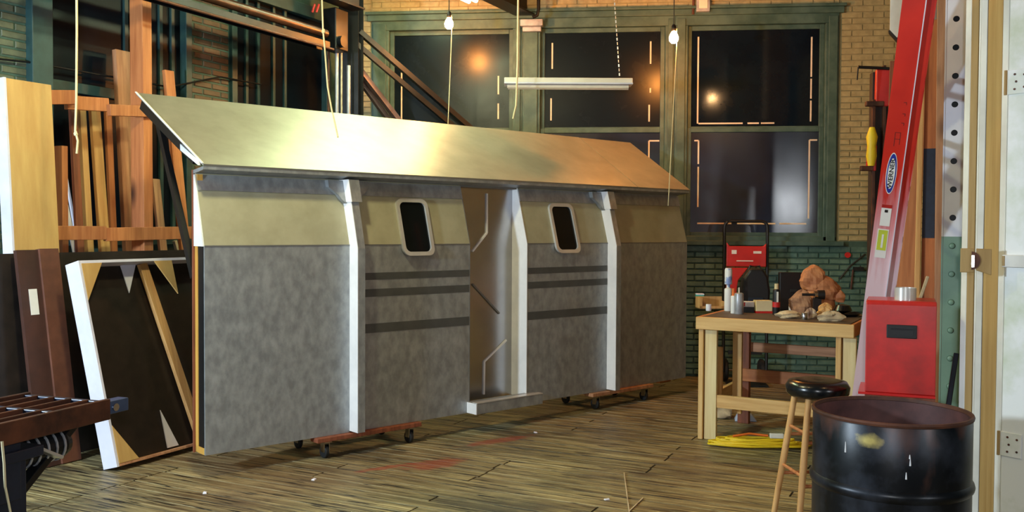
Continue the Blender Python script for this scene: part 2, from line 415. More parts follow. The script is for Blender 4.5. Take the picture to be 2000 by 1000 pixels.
def board(name, foot, head, w, t, face, mat, label=None, cat='board', group=None, parent=None, bev=0.004):
    """a sawn board from foot to head; its wide side looks along `face`; grain runs along local Z"""
    foot, head = Vector(foot), Vector(head); z = (head - foot); ln = z.length; z.normalize()
    y = Vector(face); y = (y - z * y.dot(z)).normalized(); x = y.cross(z).normalized()
    b = B().box(-w / 2, w / 2, -t / 2, t / 2, 0, ln)
    me_o = b.build(name, mat, base=(0, 0, 0), bev=bev)
    m = Matrix((tuple(x) + (0,), tuple(y) + (0,), tuple(z) + (0,), (0, 0, 0, 1))).transposed(); m.translation = foot
    if parent is not None:
        me_o.parent = parent; me_o.matrix_local = WM[parent.name].inverted() @ m
    else:
        me_o.matrix_world = m
    WM[me_o.name] = m
    if label: tag(me_o, label, cat, group)
    return me_o

# ================================================================== SETTING
# ---- floor: boards run across the building
floor = B().box(-9, 6, -4, 12, -0.12, -0.006).build('floor', conc, base=(0, 0, 0))
struct(floor, 'worn dark-stained timber plank floor')
AX = DN; BX = DL
pw = 0.118
pl_me = {}
rd = random.Random(3)
def in_frame(p):
    v = ROT.transposed() @ (p - CAM)
    return v.z < -0.5 and abs(v.x / v.z) * F_PX < 1040 and abs(v.y / v.z) * F_PX < 530
rest = B(); count = 0; q = 1.9; g = 0.0045; h = 0.02
plank_rot = Matrix.Rotation(math.atan2(AX.y, AX.x), 4, 'Z')
rows = []
while q < 10.9:
    p = -8.3 + .92 * rd.randint(0, 2) + rd.uniform(-.012, .012)
    while p < 2.6:
        ln = rd.choice((1.84, 2.76, 2.76, 3.68)); rows.append((q, p, ln)); p += ln
    q += pw
for q, p, ln in rows:
    mid = AX * (p + ln / 2) + BX * (q + pw / 2)
    pts = [AX * (p + ln * k / 8) + BX * (q + pw / 2) for k in range(9)]
    if max(e.y for e in pts) < 1.2 or min(e.y for e in pts) > 10.05: continue
    c = [(-ln / 2 + g, -pw / 2 + g * .6, -h), (ln / 2 - g, -pw / 2 + g * .6, -h), (ln / 2 - g, pw / 2 - g * .6, -h), (-ln / 2 + g, pw / 2 - g * .6, -h),
         (-ln / 2 + g + .002, -pw / 2 + g, 0), (ln / 2 - g - .002, -pw / 2 + g, 0), (ln / 2 - g - .002, pw / 2 - g, 0), (-ln / 2 + g + .002, pw / 2 - g, 0)]
    mt = Matrix.Translation((mid.x, mid.y, rd.uniform(-0.0012, 0))) @ plank_rot
    if count < 300 and any(in_frame(e) for e in pts):
        if ln not in pl_me:
            o = B().hexa(c).build('plank', plank_m, base=(0, 0, 0)); pl_me[ln] = o.data; bpy.data.objects.remove(o)
        instance('plank', pl_me[ln], floor, mt); count += 1
    else:
        rest.hexa([mt @ Vector(v) for v in c])
ro = rest.build('planking', plank_m, floor); ro['kind'] = 'stuff'

# ---- walls
def brick_mesh(mat, l, d, h):
    b = B(); c = 0.006
    b.hexa([(-l / 2, 0, -h / 2), (l / 2, 0, -h / 2), (l / 2, 0, h / 2), (-l / 2, 0, h / 2), (-l / 2 + c, -d, -h / 2 + c), (l / 2 - c, -d, -h / 2 + c), (l / 2 - c, -d, h / 2 - c), (-l / 2 + c, -d, h / 2 - c)])
    o = b.build('brick', mat, base=(0, 0, 0)); me = o.data; bpy.data.objects.remove(o); return me
def brick_field(parent, origin, xdir, rects, mat, budget, bl=0.215, bh=0.063, d=0.010, salt=1):
    """courses of bricks in rectangles (x0, x1, z0, z1) of a wall plane; up to `budget` as single objects, the rest joined"""
    rr = random.Random(salt); xdir = Vector(xdir); yd = Vector((-xdir.y, xdir.x, 0)); made = 0; extra = B(); cache = {}
    rot = Matrix((tuple(xdir) + (0,), tuple(yd) + (0,), (0, 0, 1, 0), (0, 0, 0, 1))).transposed()
    inv = WM[parent.name].inverted()
    for (x0, x1, z0, z1) in rects:
        rows = int((z1 - z0) / bh)
        for k in range(rows):
            z = z0 + (k + .5) * bh; x = x0 - (bl / 2 if (k + int(z0 / bh)) % 2 else 0)
            while x < x1 - 0.01:
                a, c2 = max(x, x0), min(x + bl, x1); x += bl
                ln = round(c2 - a - 0.011, 3)
                if ln < 0.03: continue
                pos = Vector(origin) + xdir * ((a + c2) / 2) + Vector((0, 0, z)) + yd * 0.0
                if made < budget:
                    if ln not in cache: cache[ln] = brick_mesh(mat, ln, d, bh - 0.012)
                    mt = rot.copy(); mt.translation = pos - yd * rr.uniform(0, 0.003)
                    instance('brick', cache[ln], parent, inv @ mt); made += 1
                else:
                    h = (bh - 0.012) / 2; e = xdir * (ln / 2); u = Vector((0, 0, h)); o = -yd * d
                    extra.hexa([pos - e - u, pos + e - u, pos + e + u, pos - e + u, pos - e - u + o, pos + e - u + o, pos + e + u + o, pos - e + u + o])
    if extra.v:
        o = extra.build('brickwork', mat, parent); o['kind'] = 'stuff'
    return made
CEIL = 4.30
GL = 1.462        # green dado height
# back wall in three masses around one wide opening
OX0, OX1, OZ0, OZ1 = -2.62, 2.38, 1.462, 3.868
wb = B()
wb.box(-4.2, 3.4, WALL_Y, WALL_Y + .3, 0, OZ0).box(-4.2, OX0, WALL_Y, WALL_Y + .3, OZ0, CEIL).box(OX1, 3.4, WALL_Y, WALL_Y + .3, OZ0, CEIL).box(OX0, OX1, WALL_Y, WALL_Y + .3, OZ1, CEIL)
wall_back = wb.build('wall_back', mortar_yellow, base=(0, WALL_Y, 0)); struct(wall_back, 'painted brick wall with three tall sash windows')
dado = B().box(-4.2, 3.4, WALL_Y - .003, WALL_Y, 0, OZ0).build('dado_paint', mortar_green, wall_back)
n1 = brick_field(wall_back, (0, WALL_Y - .003, 0), (1, 0, 0), [(0.70, 3.05, 0.02, GL)], brick_green, 240, salt=2)
n2 = brick_field(wall_back, (0, WALL_Y, 0), (1, 0, 0), [(2.40, 3.05, GL, 4.0), (-2.62, 2.38, 3.87, 4.28), (-2.84, -2.63, GL, 4.28), (2.40, 3.05, 4.0, 4.28)], brick_yellow, 60, salt=5)

def back_window(idx, gx0, gx1, fx0, fx1, label, upper=None):
    """timber frame, two sashes, a pane each and tape stuck round the panes; built on the back wall"""
    y = WALL_Y
    fr = B().box(fx0, gx0 - .045, y - .02, y + .12, OZ0, OZ1 - .12).box(gx1 + .045, fx1, y - .02, y + .12, OZ0, OZ1 - .12).box(fx0, fx1, y - .02, y + .12, OZ1 - .12, OZ1).box(fx0, fx1, y - .02, y + .12, OZ0 - .01, OZ0 + .05)
    w = fr.build('window_%d' % idx, green, base=((fx0 + fx1) / 2, y, OZ0), bev=.006); struct(w, label)
    ml = B().box(fx0 + .02, gx0 - .075, y - .04, y - .02, OZ0, OZ1 - .05).box(gx1 + .075, fx1 - .02, y - .04, y - .02, OZ0, OZ1 - .05)
    ml.build('moulding', green, w, bev=.004)
    mid = 2.632
    for (z0, z1, off, pm, nm) in ((mid, 3.752, .045, upper or pane_matt, 'upper_sash'), (1.50, mid + .035, .015, pane_dusty, 'lower_sash')):
        s = B().box(gx0 - .045, gx0, y + off, y + off + .04, z0, z1).box(gx1, gx1 + .045, y + off, y + off + .04, z0, z1).box(gx0, gx1, y + off, y + off + .04, z1 - .05, z1).box(gx0, gx1, y + off, y + off + .04, z0, z0 + .05)
        so = s.build(nm, green, w, bev=.004)
        B().box(gx0 - .005, gx1 + .005, y + off + .018, y + off + .024, z0 + .045, z1 - .045).build('pane', pm, so)
    return w
def tape(w, segs, y):
    for (x0, z0, x1, z1) in segs:
        h = .008
        if abs(x1 - x0) > abs(z1 - z0): b = B().box(min(x0, x1), max(x0, x1), y - .002, y, z0 - h, z0 + h)
        else: b = B().box(x0 - h, x0 + h, y - .002, y, min(z0, z1), max(z0, z1))
        b.build('tape_strip', tape_m, w)
YU, YL = WALL_Y + .0625, WALL_Y + .0325
w1 = back_window(1, -2.38, -1.10, -2.62, -0.95, 'green sash window left, behind the steel braces')
w2 = back_window(2, -0.71, 0.535, -0.95, 0.685, 'green sash window in the middle, behind the hanging tube light')
w3 = back_window(3, 0.865, 2.195, 0.685, 2.38, 'green sash window on the right, above the red hand truck', pane_m)
tape(w1, [(-2.30, 2.75, -2.30, 3.30), (-1.22, 3.05, -1.22, 3.25), (-1.22, 2.78, -1.22, 2.95)], YU)
tape(w2, [(-.63, 3.32, -.63, 3.60), (-.64, 2.76, -.64, 3.0), (.43, 3.36, .43, 3.60), (.43, 3.05, .43, 3.10), (.42, 2.74, .42, 2.92)], YU)
tape(w2, [(.42, 2.53, .53, 2.53), (.42, 2.3, .42, 2.53)], YL)
tape(w3, [(.935, 2.715, .935, 3.64), (.945, 2.715, 1.41, 2.715), (1.46, 2.715, 1.58, 2.715), (1.60, 2.715, 1.74, 2.715), (2.115, 2.73, 2.115, 2.95), (2.115, 2.97, 2.115, 3.18), (2.115, 3.2, 2.115, 3.62)], YU)
tape(w3, [(.90, 2.53, .945, 2.53), (.945, 2.28, .945, 2.53), (.945, 1.82, .945, 2.25), (.94, 1.645, 1.30, 1.645), (1.36, 1.645, 1.76, 1.645), (1.80, 1.645, 2.08, 1.645), (2.10, 1.70, 2.10, 2.53), (2.10, 2.53, 2.18, 2.53)], YL)
# sill board and head moulding across the three windows
sill = B().box(OX0 - .05, OX1 + .06, WALL_Y - .09, WALL_Y + .05, OZ0 - .05, OZ0).build('trim_1', green, bev=.006); struct(sill, 'green window sill board along the back wall')
head = B().box(OX0 - .04, OX1 + .04, WALL_Y - .05, WALL_Y, OZ1 - .02, OZ1 + .045).box(OX0 - .06, OX1 + .06, WALL_Y - .075, WALL_Y, OZ1 + .045, OZ1 + .075).build('trim_2', green, bev=.006); struct(head, 'green moulded window head along the back wall')

# ---- left wall: piers of brick and tall green windows
LROT = math.atan2(-DL.y, -DL.x)
def lw(s, off, z): return CORNER - DL * s + DN * off + Vector((0, 0, z))
def lbox(b, s0, s1, o0, o1, z0, z1):
    return b.hexa([lw(s0, o0, z0), lw(s1, o0, z0), lw(s1, o1, z0), lw(s0, o1, z0), lw(s0, o0, z1), lw(s1, o0, z1), lw(s1, o1, z1), lw(s0, o1, z1)])
wl = B()
lbox(wl, -.1, 7.5, -.3, -.02, 0, OZ0); lbox(wl, -.1, 7.5, -.3, -.02, OZ1, CEIL)
for a, b2 in ((-.1, .40), (1.87, 2.36), (3.90, 7.5)): lbox(wl, a, b2, -.3, -.02, OZ0, OZ1)
wall_left = wl.build('wall_left', mortar_green, base=CORNER); struct(wall_left, 'painted brick side wall with dark windows behind the lumber')
xd = -DL
brick_field(wall_left, lw(0, -.02, 0), xd, [(1.88, 2.35, 2.0, CEIL - .02)], brick_brown, 110, d=-.010, salt=8)
brick_field(wall_left, lw(0, -.02, 0), xd, [(3.91, 4.75, 1.40, 3.6)], brick_dusk, 160, d=-.010, salt=9)
def left_window(idx, s0, s1, bars, label):
    f = B()
    lbox(f, s0, s0 + .07, -.10, .02, OZ0, OZ1); lbox(f, s1 - .07, s1, -.10, .02, OZ0, OZ1); lbox(f, s0, s1, -.10, .02, OZ1 - .12, OZ1); lbox(f, s0, s1, -.12, .04, OZ0 - .04, OZ0 + .04)
    w = f.build('window_%d' % idx, green_dark, base=lw((s0 + s1) / 2, 0, OZ0), bev=.005); struct(w, label)
    m = B(); lbox(m, s0, s1, -.08, -.02, 2.60, 2.68); m.build('meeting_rail', green_dark, w, bev=.004)
    for bs in bars:
        m = B(); lbox(m, bs - .018, bs + .018, -.075, -.03, OZ0, OZ1 - .1); m.build('glazing_bar', green_dark, w, bev=.003)
    for z0, z1 in ((OZ0, 2.62), (2.66, OZ1 - .1)):
        p = B(); lbox(p, s0 + .05, s1 - .05, -.06, -.054, z0, z1); p.build('pane', pane_left, w)
left_window(4, .40, 1.87, (1.07, 1.24, 1.46, 1.62), 'dark side window beside the crane mast')
left_window(5, 2.36, 3.90, (2.53, 2.66, 3.02), 'dark side window behind the lumber rack')
pil = B(); lbox(pil, 3.76, 3.93, -.02, .06, 0.2, CEIL); struct(pil.build('trim_3', green_dark, bev=.006), 'dark green window casing on the side wall')

# ---- right wall, partition stub, ceiling
wr = B().box(3.05, 3.3, 4.6, WALL_Y, 0, CEIL).build('wall_right', mortar_yellow, base=(3.1, 7, 0)); struct(wr, 'cream side wall behind the upright lumber')
brick_field(wr, (3.05, 0, 0), (0, -1, 0), [(-WALL_Y + .02, -8.4, 1.462, 3.9)], brick_yellow, 200, d=.010, salt=12)
ce = B().box(-6.5, 3.4, 4.5, 10.3, CEIL, CEIL + .1).build('ceiling', ceil_m, base=(0, 6, CEIL)); struct(ce, 'brown boarded workshop ceiling')

# ================================================================== THE CLAD WALL UNIT
TH = R(47.5); SA = Vector((-2.483, 5.459, 0))
SU = Vector((math.cos(TH), math.sin(TH), 0)); SN = Vector((-SU.y, SU.x, 0))
def sp(s, t, z): return SA + SU * s + SN * t + Vector((0, 0, z))
unit = thing('scenic_wall_unit', 'long grey metal-clad wall unit with sloping roof, standing on two dollies', 'wall unit', SA, TH)
KZ, TZ, LEAN, Z0 = 1.45, 1.915, 0.13, 0.15
def yw(z): return max(0.0, (z - KZ) / (TZ - KZ) * LEAN)
def part(b, name, mat, parent=unit, bev=0.0, smooth=None): return b.build(name, mat, parent, local=True, bev=bev, smooth=smooth)
LEN = 4.78
bays = [(0.0, 1.035), (1.095, 2.10), (2.70, 3.66), (3.72, LEN)]
for i, (a, b2) in enumerate(bays):
    part(B().prism([(0, Z0), (0, KZ), (.014, KZ), (.014, Z0)], a, b2), 'lower_panel', clad)
    part(B().prism([(.001, KZ + .004), (LEAN, TZ), (LEAN + .014, TZ), (.016, KZ + .004)], a, b2), 'upper_panel', cladup)
    part(B().prism([(-.003, KZ - .003), (-.003, KZ + .006), (.01, KZ + .006), (.01, KZ - .003)], a, b2), 'joint_strip', cladplain)
    part(B().prism([(yw(1.80) - .010, 1.80), (yw(1.90) - .010, 1.90), (yw(1.90), 1.90), (yw(1.80), 1.80)], a, b2), 'frieze', clad)
# soffit and eave lip
part(B().prism([(-.012, 1.945), (-.012, 1.925), (.0, 1.922), (.16, 1.902), (.16, 1.925)], -.01, LEN + .01), 'soffit', clad)
# roof sheets
def roof_sheet(s0, s1, e0, e1, lift, nm='roof_sheet'):
    t = .014
    p = [(s0, -.014, 1.945), (s1, -.014, 1.945), (e1, .90, 2.47), (e0, .90, 2.47)]
    d = Vector((0, -.5, .866)) * t; p = [Vector(v) + d * lift for v in p]
    return part(B().hexa(p + [v + d for v in p]), nm, cladroof)
roof_sheet(-.012, 4.03, -.092, 4.20, 0); roof_sheet(4.042, LEN + .012, 4.212, 4.965, -.1)
part(B().bar((-.014, -.012, 1.962), (-.094, .90, 2.487), .012, .006), 'roof_edge_strip', whitepaint)
# posts with white reveals, capital blocks and brackets
for s0 in (1.035, 3.66):
    w = .060; p = .105
    prof = [(-p, Z0 + .01), (-p, KZ - .02), (yw(1.76) - p, 1.76), (yw(1.90) - p, 1.90), (yw(1.90) + .02, 1.90), (.02, KZ), (.02, Z0 + .01)]
    po = part(B().prism(prof, s0 + .004, s0 + w), 'post', clad)
    part(B().prism([(a + .0006 if a < 0 else a, b2) for a, b2 in prof], s0, s0 + .0038), 'reveal', whitepaint, po)
    pb = .125
    pr = [(yw(1.75) - pb, 1.75), (yw(1.905) - pb, 1.905), (yw(1.905), 1.905), (yw(1.75), 1.75)]
    ca = part(B().prism(pr, s0 - .004, s0 + .076), 'capital', clad)
    part(B().prism(pr, s0 - .0075, s0 - .0042), 'reveal', whitepaint, ca)
    for sg in (-1, 1):
        e = s0 - .006 if sg < 0 else s0 + .078
        poly = [(e, 1.74), (e + sg * .03, 1.765), (e + sg * .055, 1.80), (e + sg * .12, 1.85), (e + sg * .12, 1.90), (e, 1.90)]
        vs = [(x, yw(z) - .05, z) for x, z in poly] + [(x, yw(z) - .005, z) for x, z in poly]; k = len(poly)
        part(B().add(vs, [tuple(range(k))[::-1], tuple(range(k, 2 * k))] + [(j, (j + 1) % k, (j + 1) % k + k, j + k) for j in range(k)]), 'bracket', clad)
# small trim angle beside each post
part(B().prism([(-.012, Z0), (-.012, KZ), (0, KZ), (0, Z0)], 1.096, 1.125), 'trim_angle', cladplain)
# windows of the unit
def rounded(x0, x1, z0, z1, r, n=5):
    pts = []
    for cx, cz, a0 in ((x1 - r, z0 + r, -90), (x1 - r, z1 - r, 0), (x0 + r, z1 - r, 90), (x0 + r, z0 + r, 180)):
        for k in range(n + 1):
            a = R(a0 + 90 * k / n); pts.append((cx + r * math.cos(a), cz + r * math.sin(a)))
    return pts
for (x0, x1) in ((1.465, 1.745), (3.005, 3.29)):
    z0, z1 = 1.372, 1.79
    slope = LEAN / (TZ - KZ)
    yl = lambda z: (z - KZ) * slope
    o1, i1 = rounded(x0, x1, z0, z1, .055), rounded(x0 + .026, x1 - .026, z0 + .028, z1 - .028, .04); k = len(o1)
    b = B(); vs = []
    for off, ring in ((.0, o1), (-.022, o1), (-.022, i1), (.004, i1)):
        vs += [(x, yl(z) + off, z) for x, z in ring]
    fs = []
    for rg in range(3):
        fs += [(rg * k + j, rg * k + (j + 1) % k, (rg + 1) * k + (j + 1) % k, (rg + 1) * k + j) for j in range(k)]
    fo = part(b.add(vs, fs), 'window_frame', alum, smooth=35)
    vs = [(x, yl(z) - .006, z) for x, z in i1] + [(x, yl(z) + .002, z) for x, z in i1]
    part(B().add(vs, [tuple(range(k)), tuple(range(k, 2 * k))[::-1]] + [(j, (j + 1) % k, (j + 1) % k + k, j + k) for j in range(k)]), 'pane', smoked, fo)
# dark stripes
for (a, b2) in ((1.135, 2.095), (2.71, 3.655)):
    for z0, z1 in ((1.205, 1.255), (1.085, 1.14), (.83, .895)):
        part(B().box(a, b2, -.0025, 0, z0, z1), 'stripe', cladtape)
# door recess
DY = .18
part(B().box(2.10, 2.70, DY, DY + .015, .20, 1.91), 'door_panel', M('door metal', (186, 186, 190), (172, 172, 176), rough=0.27, metal=1.0))
part(B().prism([(-.004, .2), (-.004, KZ), (yw(1.91) - .004, 1.91), (DY, 1.91), (DY, .2)], 2.694, 2.70), 'door_jamb', whitepaint)
part(B().prism([(-.002, .2), (-.002, KZ), (yw(1.91) - .002, 1.91), (DY, 1.91), (DY, .2)], 2.10, 2.106), 'door_jamb', cladplain)
part(B().box(2.10, 2.70, yw(1.9), DY, 1.895, 1.91), 'door_head', cladplain)
ds = part(B().box(2.085, 2.775, -.115, .02, Z0 + .003, .235), 'doorstep', clad, bev=.003)
part(B().box(2.079, 2.0845, -.115, .0, Z0 + .003, .235), 'step_end', whitepaint, ds)
part(B().box(2.085, 2.775, -.118, -.06, .236, .242), 'nosing', alum, ds)
def sight_door(x, y):
    r = ray(x, y); p0 = sp(0, DY, 0); t = (p0 - CAM).dot(SN) / r.dot(SN); p = CAM + r * t - SA
    return (p.dot(SU), p.z)
for pts in ([(950, 378), (950, 455), (922, 491)], [(922, 555), (974, 612)], [(988, 664), (945, 706), (944, 770)]):
    q2 = [sight_door(*p) for p in pts]; b = B()
    for a, c2 in zip(q2[:-1], q2[1:]): b.bar((a[0], DY - .006, a[1]), (c2[0], DY - .006, c2[1]), .013, .012, (0, 1, 0))
    part(b, 'door_moulding', cladplain if len(pts) == 2 else whitepaint)  # white on the two outer mouldings paints in the light on their edges
# timber carcass seen at the open end and behind
part(B().box(0, .035, .105, .155, Z0, 1.90), 'stud', stud_yellow)
for s in (1.2, 1.95, 2.85, 3.6, LEN - .04): part(B().box(s, s + .04, .09, .15, Z0, KZ), 'stud', stud_yellow)
part(B().box(0.0, 2.09, .016, .155, Z0 - .0, Z0 + .04), 'bottom_plate', stud_yellow)
part(B().box(2.71, LEN, .016, .155, Z0 - .0, Z0 + .04), 'bottom_plate', stud_yellow)
part(B().box(-.012, -.001, .145, .165, Z0 - .005, 1.93), 'edge_batten', redwood)
part(B().prism([(.004, KZ), (.155, KZ), (.155, 1.90), (LEAN + .006, 1.90)], -.008, .012), 'end_board', whitepaint)
part(B().box(.003, .035, .03, .104, Z0 + .041, KZ), 'gap_shade', black)  # black strip put in as the shade of the open gap before the stud
for s in (0.03, 1.2, 2.4, 3.6, LEN - .05):
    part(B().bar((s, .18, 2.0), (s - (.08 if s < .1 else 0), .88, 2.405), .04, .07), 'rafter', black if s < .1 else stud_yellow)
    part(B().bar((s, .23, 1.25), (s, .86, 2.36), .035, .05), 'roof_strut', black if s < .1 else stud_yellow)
part(B().box(-.05, 4.9, .84, .88, 2.36, 2.42), 'ridge_rail', stud_yellow)
# white painted end bracket under the roof verge
part(B().prism([(.02, 1.95), (.30, 2.06), (.30, 2.10), (.02, 1.98)], -.03, -.015), 'verge_board', whitepaint)

# ---- dollies under the unit
def caster(parent, x, y, ztop, r=.045):
    fk = B().box(x - .03, x + .03, y - .03, y + .03, ztop - .006, ztop).box(x - .022, x - .017, y - .012, y + .035, r, ztop - .006).box(x + .017, x + .022, y - .012, y + .035, r, ztop - .006)
    o = fk.build('caster', chrome, parent, local=True)
    B().lathe([(r * .35, -.014), (r * .9, -.014), (r, -.009), (r, .009), (r * .9, .014), (r * .35, .014)], 20, (x, y + .02, r), 'X').build('wheel', rubber, o, local=True, smooth=40)
def dolly(s0, s1, t0, t1, label, mat, grp):
    p = sp((s0 + s1) / 2, (t0 + t1) / 2, 0)
    d = thing('furniture_dolly', label, 'dolly', p, TH, grp)
    hx, hy = (s1 - s0) / 2, (t1 - t0) / 2
    for k in (-1, 1):
        B().box(-hx, hx, k * (hy - .05) - .05, k * (hy - .05) + .05, .118, .1485).build('board', mat, d, local=True, bev=.004)
        B().box(k * (hx - .09) - .045, k * (hx - .09) + .045, -hy + .1, hy - .1, .118, .1485).build('board', mat, d, local=True, bev=.004)
    for kx in (-1, 1):
        for ky in (-1, 1): caster(d, kx * (hx - .08), ky * (hy - .05) - .02, .118)
dolly(.76, 1.62, -.045, .42, 'reddish wooden dolly on black casters under the wall unit, nearer one', redwood, 'dollies under the wall unit')
dolly(3.44, 4.25, -.045, .42, 'wooden dolly at the dark far end of the wall unit', fir_pink, 'dollies under the wall unit')

# ================================================================== LEFT SIDE
# ---- lumber rack: square post, rails
rack = thing('lumber_rack', 'rough orange timber rack with a tall square post at the left', 'rack', onleft(277, 450, .38) * 1.0)
def rk(x, y, off): return onleft(x, y, off)
pf = rk(279, 480, .36); pf.z = 0
B().bar((pf.x, pf.y, 0), (pf.x - .01, pf.y + .0, CEIL), .09, .14, DN).build('post', fir, rack, bev=.004)
for (xa, ya, xb, yb, h, off) in ((96, 190, 146, 190, .10, .37), (128, 200, 210, 205, .10, .32), (212, 215, 300, 218, .085, .44), (108, 455, 205, 455, .10, .44), (205, 458, 480, 452, .10, .44)):
    B().bar(rk(xa, ya, off), rk(xb, yb, off), h, .04, DN).build('rail', fir, rack, bev=.003)
pf2 = rk(120, 480, .28); pf2.z = 0
B().bar(pf2, pf2 + V(0, 0, 2.15), .05, .09, DN).build('post', fir, rack, bev=.003)
pf3 = rk(520, 480, .36); pf3.z = 0
B().bar(pf3, pf3 + V(0, 0, 2.0), .05, .09, DN).build('post', fir, rack, bev=.003)
# ---- loose boards leaning in it
def leaner(x_top, y_top, x_low, y_low, w, t, mat, label, off_t=.14, off_l=.26, name='lumber_board', spin=0):
    a = onleft(x_top, y_top, off_t); b = onleft(x_low, y_low, off_l); d = (a - b)
    foot = b - d * (b.z / d.z)
    face = Matrix.Rotation(R(spin), 3, 'Z') @ DN
    return board(name, foot + V(0, 0, .004), a, w, t, face, mat, label, 'board', 'boards leaning in the left rack')
leaner(142, 208, 156, 490, .060, .03, redwood, 'narrow reddish-brown board leaning under the hanging rope', .12, .24)
leaner(158, 208, 174, 490, .055, .045, tanwood, 'light brown stick beside the reddish board at left', .10, .22)
leaner(184, 212, 204, 490, .085, .035, tanwood, 'knotty pale tan board with a notched top in the left rack', .13, .25)
leaner(210, 210, 222, 490, .055, .03, fir, 'thin orange board between the tan board and the wide plank', .09, .2)
leaner(240, 100, 260, 490, .175, .045, fir_pink, 'wide tall weathered plank beside the square post', .10, .2)
leaner(328, 138, 361, 490, .10, .035, fir, 'orange board poking up behind the roof tip of the wall unit', .10, .26)
leaner(303, 350, 318, 490, .075, .03, fir_pink, 'short board stub right of the square post, behind the lower rail', .10, .2)
leaner(341, 470, 347, 492, .03, .03, ragpale, 'thin pale offcut behind the lower rail near the wall unit', .10, .104)
leaner(118, 285, 150, 465, .022, .016, foamwhite, 'thin white strip leaning behind the lower rail', .06, .1, 'white_strip')
leaner(128, 400, 142, 470, .038, .016, foamwhite, 'short white offcut beside the thin white strip', .19, .192, 'white_strip')
# ---- tall plywood box panel at the far left, white on its edge
pa = onleft(14, 152, .50); pb = onleft(92, 152, .50)
foot = onleft(30, 512, .50)
zdir = (onleft(12, 152, .43) - foot).normalized()
foot = foot - zdir * (foot.z / zdir.z)
ydir = (DN - zdir * DN.dot(zdir)).normalized(); xdir = ydir.cross(zdir).normalized()
if xdir.dot(DL) < 0: xdir = -xdir
ph = (onleft(12, 152, .43) - foot).length
pp = framed('plywood_box_panel', 'tall plywood panel with white edge leaning at the far left', 'panel', foot, xdir, xdir.cross(zdir) * -1, zdir)
# local: x along the wall, y into the room side, z up the lean
B().box(0, .335, .0, .02, .0, ph).build('face', ply, pp, local=True, bev=.003)
B().box(-.016, -.0005, .0, .10, .0, ph + .004).build('edge', foamwhite, pp, local=True)
B().box(0, .335, .085, .10, .0, ph).build('back', ply, pp, local=True)
B().box(.32, .335, .021, .084, .0, ph).build('side', ply, pp, local=True)

# ---- open flat with white stile, standing in front of the dark sheet
fo = onz(202, 918, 0)
top_in = .34
fdir_z = (DN * -top_in + V(0, 0, 1.28)).normalized()
fdir_x = DL; fdir_y = fdir_z.cross(fdir_x).normalized()      # out of the face, into the room
if fdir_y.dot(DN) < 0: fdir_y = -fdir_y
fl = framed('stage_flat', 'open wooden flat with white stile, plywood corner gussets and dark back', 'flat', fo + DN * .0, fdir_x, fdir_y, fdir_z)
FH, FW, FD = 1.36, 1.55, .13
def fp(b, n, m, par=fl, bev=.002): return b.build(n, m, par, local=True, bev=bev)
fp(B().box(0, .02, 0, FD, 0, FH), 'stile', foamwhite)
fp(B().box(FW - .02, FW, 0, FD, 0, FH), 'stile', tanwood)
fp(B().box(.02, FW - .02, 0, FD, FH - .02, FH), 'rail', foamwhite)
fp(B().box(.02, FW - .02, 0, FD, 0, .018), 'rail', fir_pink)
fp(B().box(.02, FW - .02, .0, .008, .018, FH - .02), 'back_panel', hardboard, bev=0)
for (cx, cz, sx, sz) in ((.02, .018, 1, 1), (.02, FH - .02, 1, -1), (FW - .02, .018, -1, 1), (FW - .02, FH - .02, -1, -1), (.78, FH - .02, -1, -1)):
    fp(B().prism([(cx, cz), (cx + sx * .16, cz), (cx, cz + sz * .25)], FD - .008, FD + .002, 'Y'), 'gusset', ply)
fp(B().bar((.58, .05, FH - .02), (.80, .05, .03), .07, .03, (0, 1, 0)), 'brace', tanwood)
fp(B().prism([(.52, .30), (.62, .03), (.52, .03)], .012, .022, 'Y'), 'scrap_gusset', foamwhite)
fp(B().prism([(.42, FH - .02), (.55, FH - .02), (.45, FH - .22)], .012, .022, 'Y'), 'scrap_gusset', foamwhite)
# ---- dark hardboard sheet behind, with brown framed panel at its left
def lean_panel(name, label, cat, p_low, off, length, height, lean, th, mat):
    z = (DN * -lean + V(0, 0, height)).normalized(); x = DL; y = z.cross(x).normalized()
    if y.dot(DN) < 0: y = -y
    o = framed(name, label, cat, p_low, x, y, z)
    return o
ft = fo - DN * ((fo - CORNER).dot(DN) - .66) - DL * .70
ds2 = lean_panel('hardboard_sheet', 'big dark hardboard sheet leaning below the lumber rack', 'sheet', ft, 0, 2.4, 1.4, .12, .01, hardboard)
B().box(.1, 2.6, -.008, 0, .003, 1.395).build('sheet', hardboard, ds2, local=True)
B().box(.1, 2.6, -.03, -.0085, 1.36, 1.395).build('top_batten', black, ds2, local=True)
ylo, yhi = 800.0, 1100.0
for _ in range(30):
    ym = (ylo + yhi) / 2
    if onleft(78, ym, .83).z > 0: ylo = ym
    else: yhi = ym
bx_foot = onleft(78, ym, .83); bx_foot.z = 0
br = lean_panel('label_marked_flat', 'brown hardboard panel with a white paper label at the far left', 'panel', bx_foot, 0, .4, 1.4, .21, .02, brownboard)
B().box(.0, .155, -.03, .0, .004, 1.43).build('face', M('dark brown hardboard', (78, 48, 38), (56, 36, 30), rough=.5), br, local=True)
B().box(.155, .30, -.03, .015, .004, 1.435).build('stile', brownboard, br, local=True, bev=.002)
lb = onleft(42, 610, 1.0)
B().box(.055, .115, .0005, .002, 1.0, 1.17).build('paper_label', labelwhite, br, local=True)

